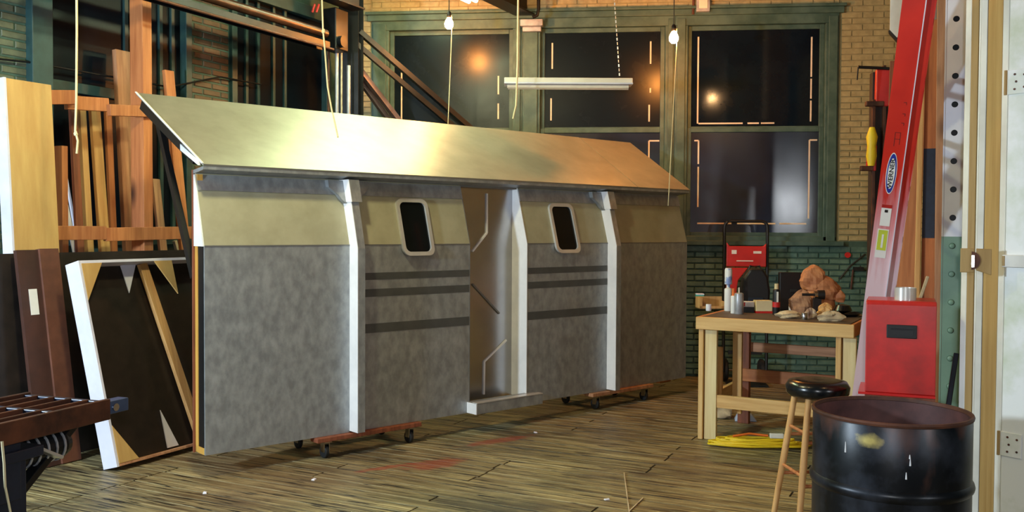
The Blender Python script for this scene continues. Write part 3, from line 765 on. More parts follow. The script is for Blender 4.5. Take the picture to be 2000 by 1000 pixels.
# ---- table saw wing at the lower left
TZS = .86
sA, sB, sC = onz(-150, 862, TZS), onz(216, 779, TZS), onz(72, 768, TZS)
ex = (sB - sA).normalized(); ey = V(-ex.y, ex.x, 0)
saw = framed('table_saw', 'dark table saw with gridded iron wing at the lower left', 'table saw', V(sB.x, sB.y, 0), ex, ey, V(0, 0, 1))
WW = max(.45, (sC - sB).dot(ey))
def sw(b, n, m, par=saw, bev=.003): return b.build(n, m, par, local=True, bev=bev)
sw(B().box(-1.05, 0, 0, .022, TZS - .085, TZS), 'front_rail', rust)
sw(B().box(-1.05, 0, WW - .022, WW, TZS - .07, TZS), 'rear_rail', rust)
for k in range(1, 5): sw(B().box(-1.05, -.03, WW * k / 5 - .007, WW * k / 5 + .007, TZS - .05, TZS - .003), 'rib', rust)
for x in (-.026, -.26, -.5, -.76): sw(B().box(x - .012, x + .012, .022, WW - .022, TZS - .06, TZS - .006), 'cross_rib', steel_navy)
sw(B().box(-1.05, -.03, .022, WW - .022, TZS - .075, TZS - .062), 'tray', M('blue grey metal', (92, 108, 140), (60, 74, 104), rough=.4, metal=.4))
fe = sw(B().box(.003, .105, .004, .06, TZS - .065, TZS - .012), 'fence_rail', M('blue steel', (70, 92, 130), (48, 66, 100), rough=.35, metal=.3))
sw(B().lathe([(.0, 0), (.016, 0), (.016, .006), (0, .006)], 16, (.03, -.002, TZS - .04), 'Y'), 'bolt', chrome, fe, bev=0)
sw(B().box(-1.2, -.42, .02, .40, TZS - .30, TZS - .09), 'cabinet_top', steel_navy)
sw(B().box(-1.2, -.335, .0, .36, TZS - .155, TZS - .115), 'cabinet_flange', steel_navy)
sw(B().box(-1.15, -.37, .05, .36, 0, TZS - .155), 'cabinet', steel_navy)
mo = sw(B().lathe([(.0, -.13), (.055, -.13), (.062, -.12), (.062, .10), (.05, .13), (0, .13)], 20, (-.22, .16, TZS - .17), 'X'), 'motor', steel_dark, bev=0)
for k in range(5): sw(B().lathe([(.060, -.004), (.067, -.004), (.067, .004), (.060, .004)], 20, (-.30 + k * .04, .16, TZS - .17), 'X'), 'cooling_fin', greycan, mo, bev=0)
sw(B().bar((-.34, .12, TZS - .30), (-.06, .14, TZS - .10), .05, .03), 'motor_bracket', steel_dark)
sw(B().bar((-.33, .06, TZS - .13), (-.20, .07, TZS - .20), .05, .012), 'belt_guard', alum)
cp = [at(4, 862, 3.05), at(8, 905, 3.04), at(10, 950, 3.04), at(20, 1000, 3.03), at(26, 1040, 3.02)]
cp2 = cp + [V(cp[-1].x, cp[-1].y, .2), V(cp[-1].x - .02, cp[-1].y - .05, .008), V(cp[-1].x - .4, cp[-1].y - .2, .008)]
sw_c = B().tube(cp2, .004, 6).build('power_cord', cordwhite, saw, smooth=60)

# ---- rope and cords
def cord(name, pts, r, mat, label, cat='cord', knot=None):
    o = B().tube(pts, r, 8).build(name, mat, smooth=60); tag(o, label, cat)
    if knot: B().lump(knot, .012, .012, .02, 10, 6, .3, 4).build('knot', mat, o)
    return o
a = at(150, -40, 5.9); a.z = CEIL - .001
cord('hanging_rope', [a, at(150, 60, 5.9), at(149, 200, 5.9), at(147, 256, 5.9), at(152, 275, 5.9), at(150, 300, 5.9)], .0075, cordwhite, 'pale knotted rope hanging at the left before the lumber', 'rope', at(148, 262, 5.9))
a = at(629, -30, 6.4); a.z = CEIL - .001
cord('pull_cord', [a, at(629, 0, 6.4), at(631, 60, 6.4), at(634, 90, 6.4), at(640, 170, 6.4), at(648, 215, 6.35), at(660, 268, 6.3)], .006, cordwhite, 'pale looped cord hanging over the left part of the sloping roof', 'cord', at(632, 62, 6.4))
cab = [onleft(x, y, .03) for x, y in ((-30, 112), (60, 122), (150, 138), (230, 152), (330, 170), (430, 150), (510, 165))]
tag(B().tube(cab, .008, 6).build('wall_cable', black, smooth=60), 'thin black cable sagging along the side wall', 'cable')

# ================================================================== CRANE AND CEILING
mast_p = at(686, 300, 9.35)
cr = thing('jib_crane', 'dark steel jib crane with mast, boom pipes and braces at the left', 'crane', (mast_p.x, mast_p.y, 0))
mx, my = mast_p.x, mast_p.y
def axis_at(x, y, d): return at(x, y, d)
B().box(mx - .10, mx + .10, my - .10, my - .085, 0, CEIL).box(mx - .10, mx + .10, my + .085, my + .10, 0, CEIL).box(mx - .01, mx + .01, my - .085, my + .085, 0, CEIL).build('mast', steel_dark, cr)
be = at(636, 66, 8.75)
B().tube([be - DL * 5.0, be], .04, 14).build('boom_pipe', M('brown pipe', (96, 62, 46), (56, 38, 30), rough=.35, metal=.4, scale=5), cr, smooth=40)
be2 = at(636, 90, 8.72)
b = B()
for s in (-1, 1): b.bar(be2 - DL * 5.0 + DN * .045 * s, be2 + DN * .045 * s, .012, .07)
b.bar(be2 - DL * 5.0 + V(0, 0, .02), be2 + V(0, 0, .02), .10, .012)
b.build('boom_rail', steel_dark, cr)
B().tube([be2 - DL * 5.0 + DN * .09 + V(0, 0, -.04), be2 + DN * .09 + V(0, 0, -.04)], .012, 8).build('boom_conduit', rust, cr, smooth=50)
tb = at(700, 6, 9.0)
B().bar(tb - DL * 4.5 + V(0, 0, .04), tb + V(0, 0, .04), .02, .22).bar(tb - DL * 4.5 - V(0, 0, .065), tb - V(0, 0, .065), .16, .016).build('top_beam', steel_dark, cr)
B().bar(at(655, 20, 8.9), at(655, 100, 8.9), .20, .16, DN).build('trolley', steel_dark, cr, bev=.01)
B().tube([at(662, 82, 8.85) + DN * -.06, at(662, 82, 8.85) + DN * .06], .055, 18).build('pulley', steel_dark, cr, smooth=40)
rg = B()
for dx in (-4, 4): rg.tube([at(619 + dx, 8, 8.6), at(614 + dx, 24, 8.6)], .01, 6)
rg.build('red_tag', redplastic, cr)
# braces running to the back wall
for (xa, ya, xb, yb, w, mt, dd) in ((702, 62, 962, 288, .07, steel_dark, 9.4), (696, 86, 948, 300, .05, steel_dark, 9.4), (688, 118, 822, 292, .06, steel_pink, 9.5), (676, 120, 800, 290, .045, steel_pink, 9.55)):
    B().bar(at(xa, ya, dd), onback(xb, yb, WALL_Y - .012), w, .05).build('brace', mt, cr)
for (x, y0, y1, w, mt) in ((658, 104, 230, .035, greycan), (681, 128, 230, .035, greycan), (667, 30, 230, .018, ragpale), (642, 100, 230, .02, rust)):
    p1, p2 = at(x, y0, 9.0), at(x, y1, 9.0); B().tube([(p1.x, p1.y, 1.2), (p1.x, p1.y, p1.z)], w / 2, 10).build('drop_pipe', mt, cr, smooth=50)
# ceiling I-beam to the back wall
ie = onback(1028, 30, WALL_Y - .02); 
ib = B(); nn = DL
for dz, ww, hh in ((0, .20, .02), (.13, .014, .24), (.26, .20, .02)):
    ib.bar(ie - DL * 5.2 + V(0, 0, dz), ie + V(0, 0, dz), ww, hh)
tag(ib.build('steel_ceiling_beam', steel_dark), 'dark steel beam under the ceiling running to the middle window', 'beam')
bp = onback(1040, 52, WALL_Y)
tag(B().box(bp.x - .12, bp.x + .12, bp.y - .14, bp.y - .05, bp.z - .02, bp.z + .05).box(bp.x - .10, bp.x + .1, bp.y - .09, bp.y - .04, bp.z - .07, bp.z - .02).build('beam_bracket', greycan, bev=.006), 'grey bracket under the ceiling beam end at the window head', 'bracket')
hk = [onback(1052, -20, 9.7), onback(1052, 18, 9.7), onback(1049, 30, 9.7), onback(1040, 34, 9.7)]
hk[0].z = CEIL
tag(B().tube(hk, .018, 8).build('conduit_elbow', steel_dark, smooth=50), 'bent dark conduit beside the ceiling beam', 'pipe')

# ---- bare bulbs
def bulb(x, y, d, label, cord_to, power_mat=bulbglow):
    p = at(x, y, d)
    t = thing('light_bulb', label, 'bulb', p, 0, 'bare bulbs hanging before the windows')
    B().lathe([(.0, -.085), (.022, -.080), (.039, -.060), (.044, -.034), (.036, -.006), (.019, .022), (.015, .03)], 18, p).build('glass', power_mat, t, smooth=60)
    B().lathe([(.0, .028), (.019, .028), (.022, .04), (.022, .075), (.012, .09), (0, .09)], 14, p).build('socket', steel_dark, t, smooth=40)
    B().tube([p + V(0, 0, .088), V(p.x, p.y, CEIL)], .005, 6).build('wire', black, t)
    q2 = at(*cord_to)
    B().tube([p + V(.026, -.0, .05), V(p.x + .028, p.y, p.z - .1), q2], .0045, 6).build('pull_string', cordwhite, t)
    return t
bulb(877, 40, 9.1, 'lit bare bulb with a pull string before the left window', (875, 242, 9.1))
bulb(1316, 67, 8.55, 'lit bare bulb with a long pull string before the right window post', (1305, 402, 8.5))

# ---- fluorescent fixtures
fe_ = at(925, 3, 8.6)
lt = thing('tube_light', 'lit fluorescent strip fixture at the top edge, end just visible', 'lamp', fe_)
B().bar(fe_ - DL * 2.44 + V(0, 0, .05), fe_ + V(0, 0, .05), .14, .06).build('housing', enamel, lt, bev=.006)
for s in (-1, 1): B().tube([fe_ - DL * 2.42 + DN * .038 * s, fe_ + DL * -.02 + DN * .038 * s], .019, 12).build('tube', tubeglow, lt, smooth=60)
for k in (.3, 2.1): B().tube([fe_ - DL * k + V(0, 0, .08), V((fe_ - DL * k).x, (fe_ - DL * k).y, CEIL)], .004, 6).build('chain', steel_dark, lt)
t2c = V(-2.05, 8.55, 4.14)
lt2 = thing('tube_light', 'lit fluorescent strip fixture under the ceiling above the sloping roof, out of sight', 'lamp', t2c)
B().bar(t2c - DL * .62 + V(0, 0, .05), t2c + DL * .62 + V(0, 0, .05), .14, .06).build('housing', enamel, lt2, bev=.006)
for s in (-1, 1): B().tube([t2c - DL * .6 + DN * .038 * s, t2c + DL * .6 + DN * .038 * s], .019, 12).build('tube', tubeglow, lt2, smooth=60)
for k in (-.4, .4): B().tube([t2c + DL * k + V(0, 0, .08), V((t2c + DL * k).x, (t2c + DL * k).y, CEIL)], .004, 6).build('chain', steel_dark, lt2)
f0, f1 = at(985, 160, 8.3), at(1234, 158, 8.3)
f1.z = f0.z = (f0.z + f1.z) / 2
ul = thing('hanging_batten_light', 'unlit white fluorescent batten hanging by a chain before the middle window', 'lamp', (f0 + f1) / 2)
dirf = (f1 - f0).normalized()
B().bar(f0, f1, .14, .045).build('housing', enamel, ul, bev=.006)
B().bar(f0 - V(0, 0, .028), f1 - V(0, 0, .028), .17, .012).build('reflector', foamwhite, ul)
for s in (-1, 1): B().tube([f0 + dirf * .03 + V(s * 0, s * .035, -.052), f1 - dirf * .03 + V(0, s * .035, -.052)], .017, 10).build('tube', enamel, ul, smooth=60)
cA, cB = at(1210, 148, 8.3), at(1200, 0, 8.3)
cu = cB + (cB - cA) * ((CEIL - cB.z) / (cB.z - cA.z))
ch = B(); nl = 34
for k in range(nl):
    p = cA.lerp(cu, k / nl); e = (cu - cA).normalized() * .022
    ch.bar(p, p + e * 1.15, .010 if k % 2 else .004, .004 if k % 2 else .010)
ch.build('chain', greycan, ul)
cA2 = at(1012, 148, 8.3)
B().tube([cA2, V(cA2.x, cA2.y, CEIL)], .003, 6).build('chain', greycan, ul)
a = at(1012, 0, 8.0); a.z = CEIL
cord('lamp_pull_cord', [a, at(1012, 0, 8.0), at(1011, 120, 8.0), at(1008, 205, 8.0), at(1002, 232, 8.0)], .008, cordwhite, 'white cord hanging in front of the left end of the batten light', 'cord')
eb = onback(1374, 8, 9.9)
jb = thing('junction_box', 'small metal electrical box on the wall above the right window', 'box', eb)
B().box(eb.x - .07, eb.x + .07, WALL_Y - .10, WALL_Y - .012, eb.z - .07, eb.z + .12).build('box', greycan, jb, bev=.006)
B().box(eb.x - .045, eb.x + .045, WALL_Y - .112, WALL_Y - .10, eb.z - .04, eb.z + .08).build('cover', enamel, jb, bev=.004)
B().tube([(eb.x - .10, WALL_Y - .05, eb.z - .09), (eb.x - .09, WALL_Y - .05, CEIL)], .014, 8).build('conduit', rust, jb)

# ================================================================== WORKBENCH
BZ = .92
bA, bB = onz(1362, 618, BZ), onz(1670, 634, BZ)
bx = (bB - bA); BW = bx.length; bx.normalize(); by = V(-bx.y, bx.x, 0)
bench = framed('workbench', 'pale pine workbench with clutter on its dark top', 'workbench', V(bA.x, bA.y, 0), bx, by, V(0, 0, 1))
BD = .80
def wbp(b, n, m, par=bench, bev=.004): return b.build(n, m, par, local=True, bev=bev)
def wboard(n, p, q2, w, t, face, m):
    M4 = WM[bench.name]
    return board(n, M4 @ Vector(p), M4 @ Vector(q2), w, t, M4.to_3x3() @ Vector(face), m, parent=bench)
wbp(B().box(.03, BW - .02, .0, BD, BZ - .02, BZ), 'top', M('grimy bench top', (92, 80, 70), (58, 52, 48), rough=.6, scale=5))
wboard('apron', (0, -.02, BZ - .046), (BW, -.02, BZ - .046), .092, .038, (0, -1, 0), pine)
wboard('apron', (.012, .0, BZ - .046), (.012, BD, BZ - .046), .092, .036, (-1, 0, 0), fir)
wboard('apron', (BW - .02, .0, BZ - .046), (BW - .02, BD, BZ - .046), .092, .036, (1, 0, 0), fir)
wboard('apron', (0, BD, BZ - .046), (BW, BD, BZ - .046), .092, .038, (0, 1, 0), pine)
for x in (.055, BW - .085):
    wboard('leg', (x - .02, .02, 0), (x - .02, .02, BZ - .02), .075, .036, (-1, 0, 0), pine)
    wboard('leg_facing', (x + .05, .022, 0), (x + .05, .022, BZ - .092), .09, .036, (0, -1, 0), pine_pale)
for x in (.16, BW - .18): wboard('leg', (x, BD - .06, 0), (x, BD - .06, BZ - .02), .09, .06, (0, -1, 0), redwood if x < .5 else fir)
wboard('stretcher', (.15, .03, .29), (BW - .1, .03, .29), .095, .036, (0, -1, 0), pine)
wboard('stretcher', (.10, BD - .10, .40), (BW - .1, BD - .10, .40), .10, .036, (0, -1, 0), fir)
wboard('stretcher', (.2, BD - .02, .62), (BW - .2, BD - .02, .62), .075, .036, (0, -1, 0), fir_pink)
wboard('upright', (.24, .25, .17), (.24, .25, .80), .07, .036, (0, -1, 0), pine)
wboard('side_rail', (.085, .04, .29), (.085, BD - .08, .29), .09, .036, (-1, 0, 0), pine)
wboard('side_rail', (BW - .1, .04, .29), (BW - .1, BD - .08, .29), .09, .036, (1, 0, 0), pine)
wboard('upright', (.12, .18, .26), (.12, .18, .68), .05, .03, (0, -1, 0), tanwood)

Z = BZ
def bp_(x, y): return onz(x, y, Z)
def can(name, x, y, h, r, mat, label, cat, cap=None, capmat=None, neck=True, n=18):
    p = bp_(x, y); t = thing(name, label, cat, p)
    prof = [(0, 0), (r * .94, 0), (r, .006), (r, h * .93), (r * .95, h * .965)] + ([(r * .5, h), (0, h)] if neck else [(0, h * .965)])
    B().lathe(prof, n, p).build('body', mat, t, smooth=40)
    if cap:
        B().lathe([(0, h - .004), (cap[0], h - .004), (cap[0] * .92, h + cap[1]), (0, h + cap[1])], n, p).build('cap', capmat, t, smooth=40)
    return t
c1 = can('spray_can', 1422, 607, .185, .031, whitepaint, 'tall white aerosol can with blue printed top on the bench', 'can')
pp1 = bp_(1422, 607)
B().lathe([(0, .187), (.014, .187), (.016, .21), (.030, .215), (.030, .33), (.024, .345), (0, .345)], 18, pp1).build('upper_can', canblue, c1, smooth=40)
can('glue_bottle', 1432, 612, .14, .020, whitepaint, 'white squeeze bottle with an orange cap on the bench', 'bottle', (.012, .055), orange_p)
g2 = can('steel_can', 1443, 613, .165, .036, greycan, 'grey steel can with a small spout at the bench front', 'can')
pg = bp_(1443, 613); B().tube([pg + V(0, 0, .16), pg + V(0, 0, .205)], .005, 8).build('spout', enamel, g2)
c3 = can('black_aerosol', 1516, 615, .20, .028, black, 'black aerosol can with a pale nozzle standing on the bench', 'can', (.016, .04), cream)
p3 = bp_(1516, 615); B().lathe([(.0285, .06), (.0288, .06), (.0288, .10), (.0285, .10)], 18, p3).build('red_band', redplastic, c3)
B().box(p3.x - .004, p3.x + .010, p3.y - .0292, p3.y - .027, .10 + Z, .18 + Z).build('print', labelwhite, c3)
can('small_jar', 1384, 607, .055, .022, foamwhite, 'tiny white jar in the open wooden box on the bench', 'jar', neck=False)
can('tin_cup', 1571, 624, .05, .022, chrome, 'tiny shiny tin at the bench front between the rags', 'tin', neck=False)
can('paper_cup', 1549, 609, .075, .035, foamwhite, 'white paper cup behind the crumpled brown rag', 'cup', neck=False)
def crate(name, x, y, w, d, h, rot, mat, label, cat):
    p = bp_(x, y); t = thing(name, label, cat, p, R(rot)); return t, p
t, p = crate('open_tray', 1390, 603, .2, .2, .09, 8, pine, 'small open wooden tray at the left end of the bench', 'tray')
for bb in (B().box(-.11, .11, -.05, -.038, 0, .025), B().box(-.11, .11, .10, .112, 0, .095), B().box(-.11, -.09, -.05, .112, 0, .095), B().box(.098, .11, -.05, .112, 0, .06)): bb.build('side', tanwood, t, local=True)
B().box(-.11, .11, -.05, .112, -.0005, .006).build('bottom', hardboard, t, local=True)
t, p = crate('teal_paper_roll', 1367, 600, .05, .05, .1, 5, teal_p, 'teal carton standing at the left edge of the bench', 'carton')
B().box(-.03, .03, -.03, .05, 0, .105).build('carton', teal_p, t, local=True, bev=.003); B().box(-.03, .03, -.03, .05, .1055, .115).build('flap', foamwhite, t, local=True)
t, p = crate('cream_carton', 1490, 611, .12, .1, .1, 6, cream, 'cream cardboard carton with red base on the bench', 'carton')
B().box(-.062, .062, -.04, .06, .016, .098).build('carton', cream, t, local=True, bev=.002); B().box(-.064, .064, -.042, .062, 0, .0155).build('red_base', redplastic, t, local=True)
t, p = crate('printed_carton', 1462, 610, .07, .08, .1, -4, redplastic, 'red and white printed carton left of the cream carton', 'carton')
B().box(-.05, .04, -.03, .06, 0, .045).build('lower_half', black, t, local=True); B().box(-.05, .04, -.03, .06, .0455, .085).build('upper_half', foamwhite, t, local=True); B().box(-.05, -.03, -.0315, -.0302, .05, .08).build('red_print', redplastic, t, local=True)
t, p = crate('tool_bag', 1474, 604, .2, .12, .22, 0, black, 'black fabric tool bag standing before the red hand truck', 'bag')
B().prism([(-.11, 0), (.11, 0), (.118, .15), (.10, .27), (.06, .335), (-.05, .335), (-.10, .26), (-.118, .12)], -.05, .09, 'Y').build('bag', black, t, local=True, bev=.02)
B().prism([(-.06, .02), (.06, .02), (.06, .10), (-.06, .10)], -.062, -.05, 'Y').build('pocket', M('dark blue cloth', (26, 36, 52), (18, 26, 40), rough=.8), t, local=True, bev=.005)
B().tube([(-.05, .02, .32), (-.04, .02, .355), (.04, .02, .355), (.05, .02, .32)], .008, 8).build('handle', black, t, local=True)
t, p = crate('black_case', 1548, 606, .22, .1, .2, 4, black, 'flat black tool case standing at the back of the bench', 'case')
B().box(-.115, .10, -.03, .03, 0, .31).build('shell', black, t, local=True, bev=.008); B().box(-.03, .03, -.04, -.03, .15, .175).build('latch', rubber, t, local=True, bev=.003)
# rags and papers
def lumpy(name, x, y, rx, ry, rz, mat, label, cat, seed, amp=.25, zoff=0):
    p = bp_(x, y); tag(B().lump(p + V(0, 0, rz * .55 + zoff), rx, ry, rz, 16, 10, amp, seed).build(name, mat), label, cat)
t = thing('paper_bag', 'crumpled tan paper bag rising at the back right of the bench', 'bag', bp_(1604, 611))
p = bp_(1604, 611)
B().lump(p + V(-.06, .02, .25), .10, .07, .125, 16, 10, .18, 3).lump(p + V(.02, .0, .17), .12, .06, .12, 16, 10, .2, 5).lump(p + V(-.02, .02, .09), .12, .08, .165, 16, 10, .15, 6).build('bag', tarp, t)
B().lump(p + V(.14, -.02, .12), .035, .03, .06, 12, 8, .25, 8).build('bag_neck', tarp, t, smooth=50)
lumpy('brown_rag', 1566, 614, .085, .06, .12, rag, 'crumpled brown rag heap in the middle right of the bench', 'rag', 11)
lumpy('pale_rag', 1542, 621, .085, .045, .035, ragpale, 'pale crumpled cloth at the bench front edge', 'rag', 12, .35)
lumpy('striped_rag', 1583, 622, .045, .03, .05, M('striped cloth', (224, 210, 186), (120, 84, 70), rough=.9, scale=30, stretch=(1, .2, .2)), 'small striped cloth beside the tiny tin', 'rag', 14, .3)
lumpy('cream_cloth', 1622, 627, .085, .03, .045, ragpale, 'cream cloth lying before the black tray', 'rag', 15, .35)
lumpy('tan_glove', 1612, 621, .055, .035, .07, tanwood, 'tan leather glove on top of the cloth heap', 'glove', 16, .35)
p = bp_(1648, 617)
tag(B().lathe([(0, .0), (.09, .0), (.125, .02), (.12, .027), (.085, .008), (0, .008)], 28, p).lathe([(0, .012), (.07, .04), (.05, .08), (0, .09)], 14, p + V(-.0, .03, 0)).build('black_tray', blackgloss, smooth=40), 'shiny black round tray at the right end of the bench', 'tray')
p = bp_(1590, 618)
fm = thing('black_lamp_head', 'small black and silver tool head in front of the tan bag', 'tool', p)
q2 = p.copy()
B().tube([q2 + V(-.09, 0, .165), q2 + V(.0, 0, .165)], .010, 10).build('shaft', black, fm, smooth=40)
B().lathe([(0, 0), (.028, 0), (.028, .022), (0, .022)], 18, q2 + V(.0, 0, .165), 'X').build('silver_ring', chrome, fm, smooth=40)
B().lathe([(0, 0), (.034, 0), (.036, .05), (0, .055)], 18, q2 + V(.023, 0, .165), 'X').build('head', black, fm, smooth=40)
B().box(q2.x - .01, q2.x + .05, q2.y - .015, q2.y + .015, Z, Z + .14).build('stand', black, fm)

# ---- floor litter under the bench
def floorp(x, y): return onz(x, y, 0)
p = floorp(1424, 822)
tag(B().lump(p + V(-.07, .12, .055), .12, .06, .10, 16, 9, .3, 21).build('crumpled_paper', ragpale, smooth=50), 'crumpled pale paper on the floor under the bench', 'paper')
p = floorp(1456, 822)
tag(B().hexa([p + V(-.09, -.03, 0), p + V(.09, -.03, 0), p + V(.10, .09, 0), p + V(-.08, .09, 0), p + V(-.07, -.01, .05), p + V(.05, -.01, .05), p + V(.06, .07, .05), p + V(-.06, .07, .05)]).build('plastic_lid', bluewhite, bev=.005), 'pale blue plastic box lid on the floor under the bench', 'lid')
# yellow extension cord, coiled flat
p = floorp(1478, 872)
coil = []
rr = random.Random(5)
for k in range(15 * 24):
    a = 2 * math.pi * k / 24; turn = k / 24
    wob = .02 * math.sin(a * 3 + turn)
    coil.append(p + V((.36 - .010 * turn + wob) * math.cos(a) + .03 * math.sin(turn * 2.1), (.10 - .003 * turn + wob * .4) * math.sin(a) + .02 * math.sin(turn * 1.7), .010 + .0032 * turn + .006 * math.sin(a * 2 + turn * 1.3) ** 2))
ec = B().tube(coil, .007, 6).build('extension_lead', yellow, smooth=60, base=p); tag(ec, 'yellow extension cord coiled on the floor under the bench', 'cord')
B().box(p.x + .09, p.x + .19, p.y - .02, p.y + .015, .065, .10).build('plug_block', labelwhite, ec, bev=.006)
B().tube([p + V(-.17, .0, .07), p + V(-.05, .03, .085), p + V(.08, .0, .08)], .009, 8).build('orange_tie', orange_p, ec, smooth=50)
# twig and small scraps on the open floor
tw = [floorp(1221, 940), floorp(1226, 1000)]
tag(B().bar(floorp(1219, 925) + V(0, 0, .004), floorp(1229, 1002) + V(0, 0, .004), .006, .006).bar(floorp(1229, 1000) + V(0, 0, .004), floorp(1256, 974) + V(0, 0, .004), .006, .006).build('twig', ragpale), 'forked pale twig lying on the open floor', 'twig')
rr = random.Random(12)
for (x, y, label) in ((613, 937, 'white scrap on the floor below the nearer dolly'), (400, 963, 'small pale chip on the floor at the lower left'), (1046, 845, 'little pale paper scrap on the floor below the door step'), (1185, 976, 'tiny white crumb on the open floor near the twig')):
    p = floorp(x, y); a = rr.uniform(0, 3); e = V(math.cos(a), math.sin(a), 0) * .016; g = V(-e.y, e.x, 0) * .7
    tag(B().hexa([p - e - g, p + e - g, p + e + g, p - e + g, p - e * .7 - g * .6 + V(0, 0, .006), p + e * .8 - g + V(0, 0, .005), p + e + g * .5 + V(0, 0, .007), p - e * .6 + g + V(0, 0, .004)]).build('floor_scrap', foamwhite), label, 'scrap', 'scraps on the floor')
p0, p1 = floorp(1285, 748), floorp(1306, 744)
tag(B().bar(p0 + V(0, 0, .015), p1 + V(0, 0, .015), .05, .03).build('wood_offcut', fir, bev=.003), 'small wood offcut on the floor at the far end of the unit', 'offcut')

# ---- hand truck against the back wall
h0, h1 = onback(1413, 600, 9.66), onback(1497, 600, 9.66)
hw = (h1 - h0).x
hc = (h0.x + h1.x) / 2
ht = thing('hand_truck', 'black hand truck with a red panel standing behind the bench', 'hand truck', (hc, 9.66, 0))
ztop = 1.665
pts = [V(hc - hw / 2, 9.62, .12), V(hc - hw / 2, 9.66, ztop - .07)] + [V(hc - hw / 2 + .06 - .06 * math.cos(R(a)), 9.66, ztop - .06 + .06 * math.sin(R(a))) for a in (30, 60, 90)] + [V(hc + hw / 2 - .06 + .06 * math.cos(R(a)), 9.66, ztop - .06 + .06 * math.sin(R(a))) for a in (90, 60, 30)] + [V(hc + hw / 2, 9.66, ztop - .07), V(hc + hw / 2, 9.62, .12)]
B().tube(pts, .0165, 10).build('frame', black, ht, smooth=50)
X0, X1 = hc - hw / 2 + .018, hc + hw / 2 - .018
rp_ = B().prism([(X0, 1.20), (X1, 1.20), (X1, 1.44), (X1 - .03, 1.41), (X0 + .03, 1.41), (X0, 1.45)], 9.60, 9.63, 'Y').build('red_panel', redplastic, ht, bev=.008)
B().prism([(X0, 1.19), (X0 + .22, 1.19), (X0 + .12, 1.06), (X0 + .10, .90), (X0, .90)], 9.605, 9.63, 'Y').build('red_panel', redplastic, ht, bev=.008)
B().box(X0 + .05, X0 + .10, 9.597, 9.6, 1.33, 1.37).build('white_mark', labelwhite, rp_); B().box(X1 - .13, X1 - .05, 9.597, 9.6, 1.335, 1.36).build('white_mark', labelwhite, rp_)
B().box(X0 + .10, X1 - .13, 9.597, 9.6, 1.255, 1.265).build('white_mark', labelwhite, rp_)
for sx in (-1, 1): B().lathe([(.03, -.03), (.10, -.03), (.12, -.015), (.12, .015), (.10, .03), (.03, .03)], 24, (hc + sx * (hw / 2 - .03), 9.74, .12), 'X').build('wheel', rubber, ht, smooth=40)
B().box(hc - .2, hc + .2, 9.38, 9.62, .012, .022).build('toe_plate', black, ht); B().tube([(hc - .2, 9.74, .12), (hc + .2, 9.74, .12)], .012, 8).build('axle', chrome, ht)
B().box(hc - .17, hc + .17, 9.61, 9.63, .3, .34).build('crossbar', black, ht)
# pipe bits on the wall right of the bench
q2 = onback(1690, 498, WALL_Y - .02)
vt = thing('wall_valve', 'red valve and thin pipes on the wall beside the ladder', 'pipe', (q2.x, WALL_Y, 1.0))
B().tube([onback(1640, 545, WALL_Y - .03), onback(1660, 520, WALL_Y - .03), onback(1690, 496, WALL_Y - .03)], .008, 8).build('pipe', black, vt)
B().tube([onback(1662, 565, WALL_Y - .03), onback(1666, 528, WALL_Y - .03), onback(1682, 522, WALL_Y - .03)], .010, 8).build('pipe', rust, vt)
va = onback(1655, 498, WALL_Y - .03); B().lathe([(0, 0), (.03, 0), (.03, .02), (0, .02)], 14, va - V(0, .02, 0), 'Y').build('valve_wheel', redplastic, vt)
va = onback(1676, 525, WALL_Y - .03); B().box(va.x - .05, va.x + .05, va.y - .03, va.y + .028, va.z - .02, va.z + .02).build('coupling', black, vt)

# ================================================================== RIGHT SIDE
# ---- oil drum
DP = at(1740, 800, 3.62); DP.z = 0
dr = thing('oil_drum', 'open black steel drum, scuffed and rusty, in the right foreground', 'drum', DP)
rD, hD = .2915, .865
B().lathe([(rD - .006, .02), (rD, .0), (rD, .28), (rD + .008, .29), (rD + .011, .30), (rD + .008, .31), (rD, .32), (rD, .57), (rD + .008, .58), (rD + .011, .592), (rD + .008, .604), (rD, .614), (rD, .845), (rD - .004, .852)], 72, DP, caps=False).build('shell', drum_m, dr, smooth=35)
B().lathe([(rD - .004, .848), (rD + .004, .850), (rD + .006, .858), (rD + .003, hD), (rD - .006, hD), (rD - .008, .852), (rD - .004, .848)], 72, DP, caps=False).build('rim', rust, dr, smooth=35)
B().lathe([(.0, .02), (rD - .01, .02), (rD - .007, .3), (rD - .006, .85)], 72, DP, caps=False).build('lining', drum_in, dr, smooth=35)
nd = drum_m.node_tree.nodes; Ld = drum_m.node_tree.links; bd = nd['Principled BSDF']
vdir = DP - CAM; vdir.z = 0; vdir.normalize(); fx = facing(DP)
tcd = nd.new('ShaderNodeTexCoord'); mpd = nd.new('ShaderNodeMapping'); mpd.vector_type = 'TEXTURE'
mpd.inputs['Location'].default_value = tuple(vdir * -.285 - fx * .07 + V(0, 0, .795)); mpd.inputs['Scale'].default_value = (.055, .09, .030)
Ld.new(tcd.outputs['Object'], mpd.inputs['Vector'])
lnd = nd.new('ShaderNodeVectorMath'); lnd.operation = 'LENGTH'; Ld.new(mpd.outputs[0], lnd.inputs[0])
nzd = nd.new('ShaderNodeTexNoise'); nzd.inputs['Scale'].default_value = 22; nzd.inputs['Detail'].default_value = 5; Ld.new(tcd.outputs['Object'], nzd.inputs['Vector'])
mad = nd.new('ShaderNodeMath'); mad.operation = 'MULTIPLY_ADD'; mad.inputs[1].default_value = 1.2; Ld.new(nzd.outputs['Fac'], mad.inputs[0]); Ld.new(lnd.outputs['Value'], mad.inputs[2])
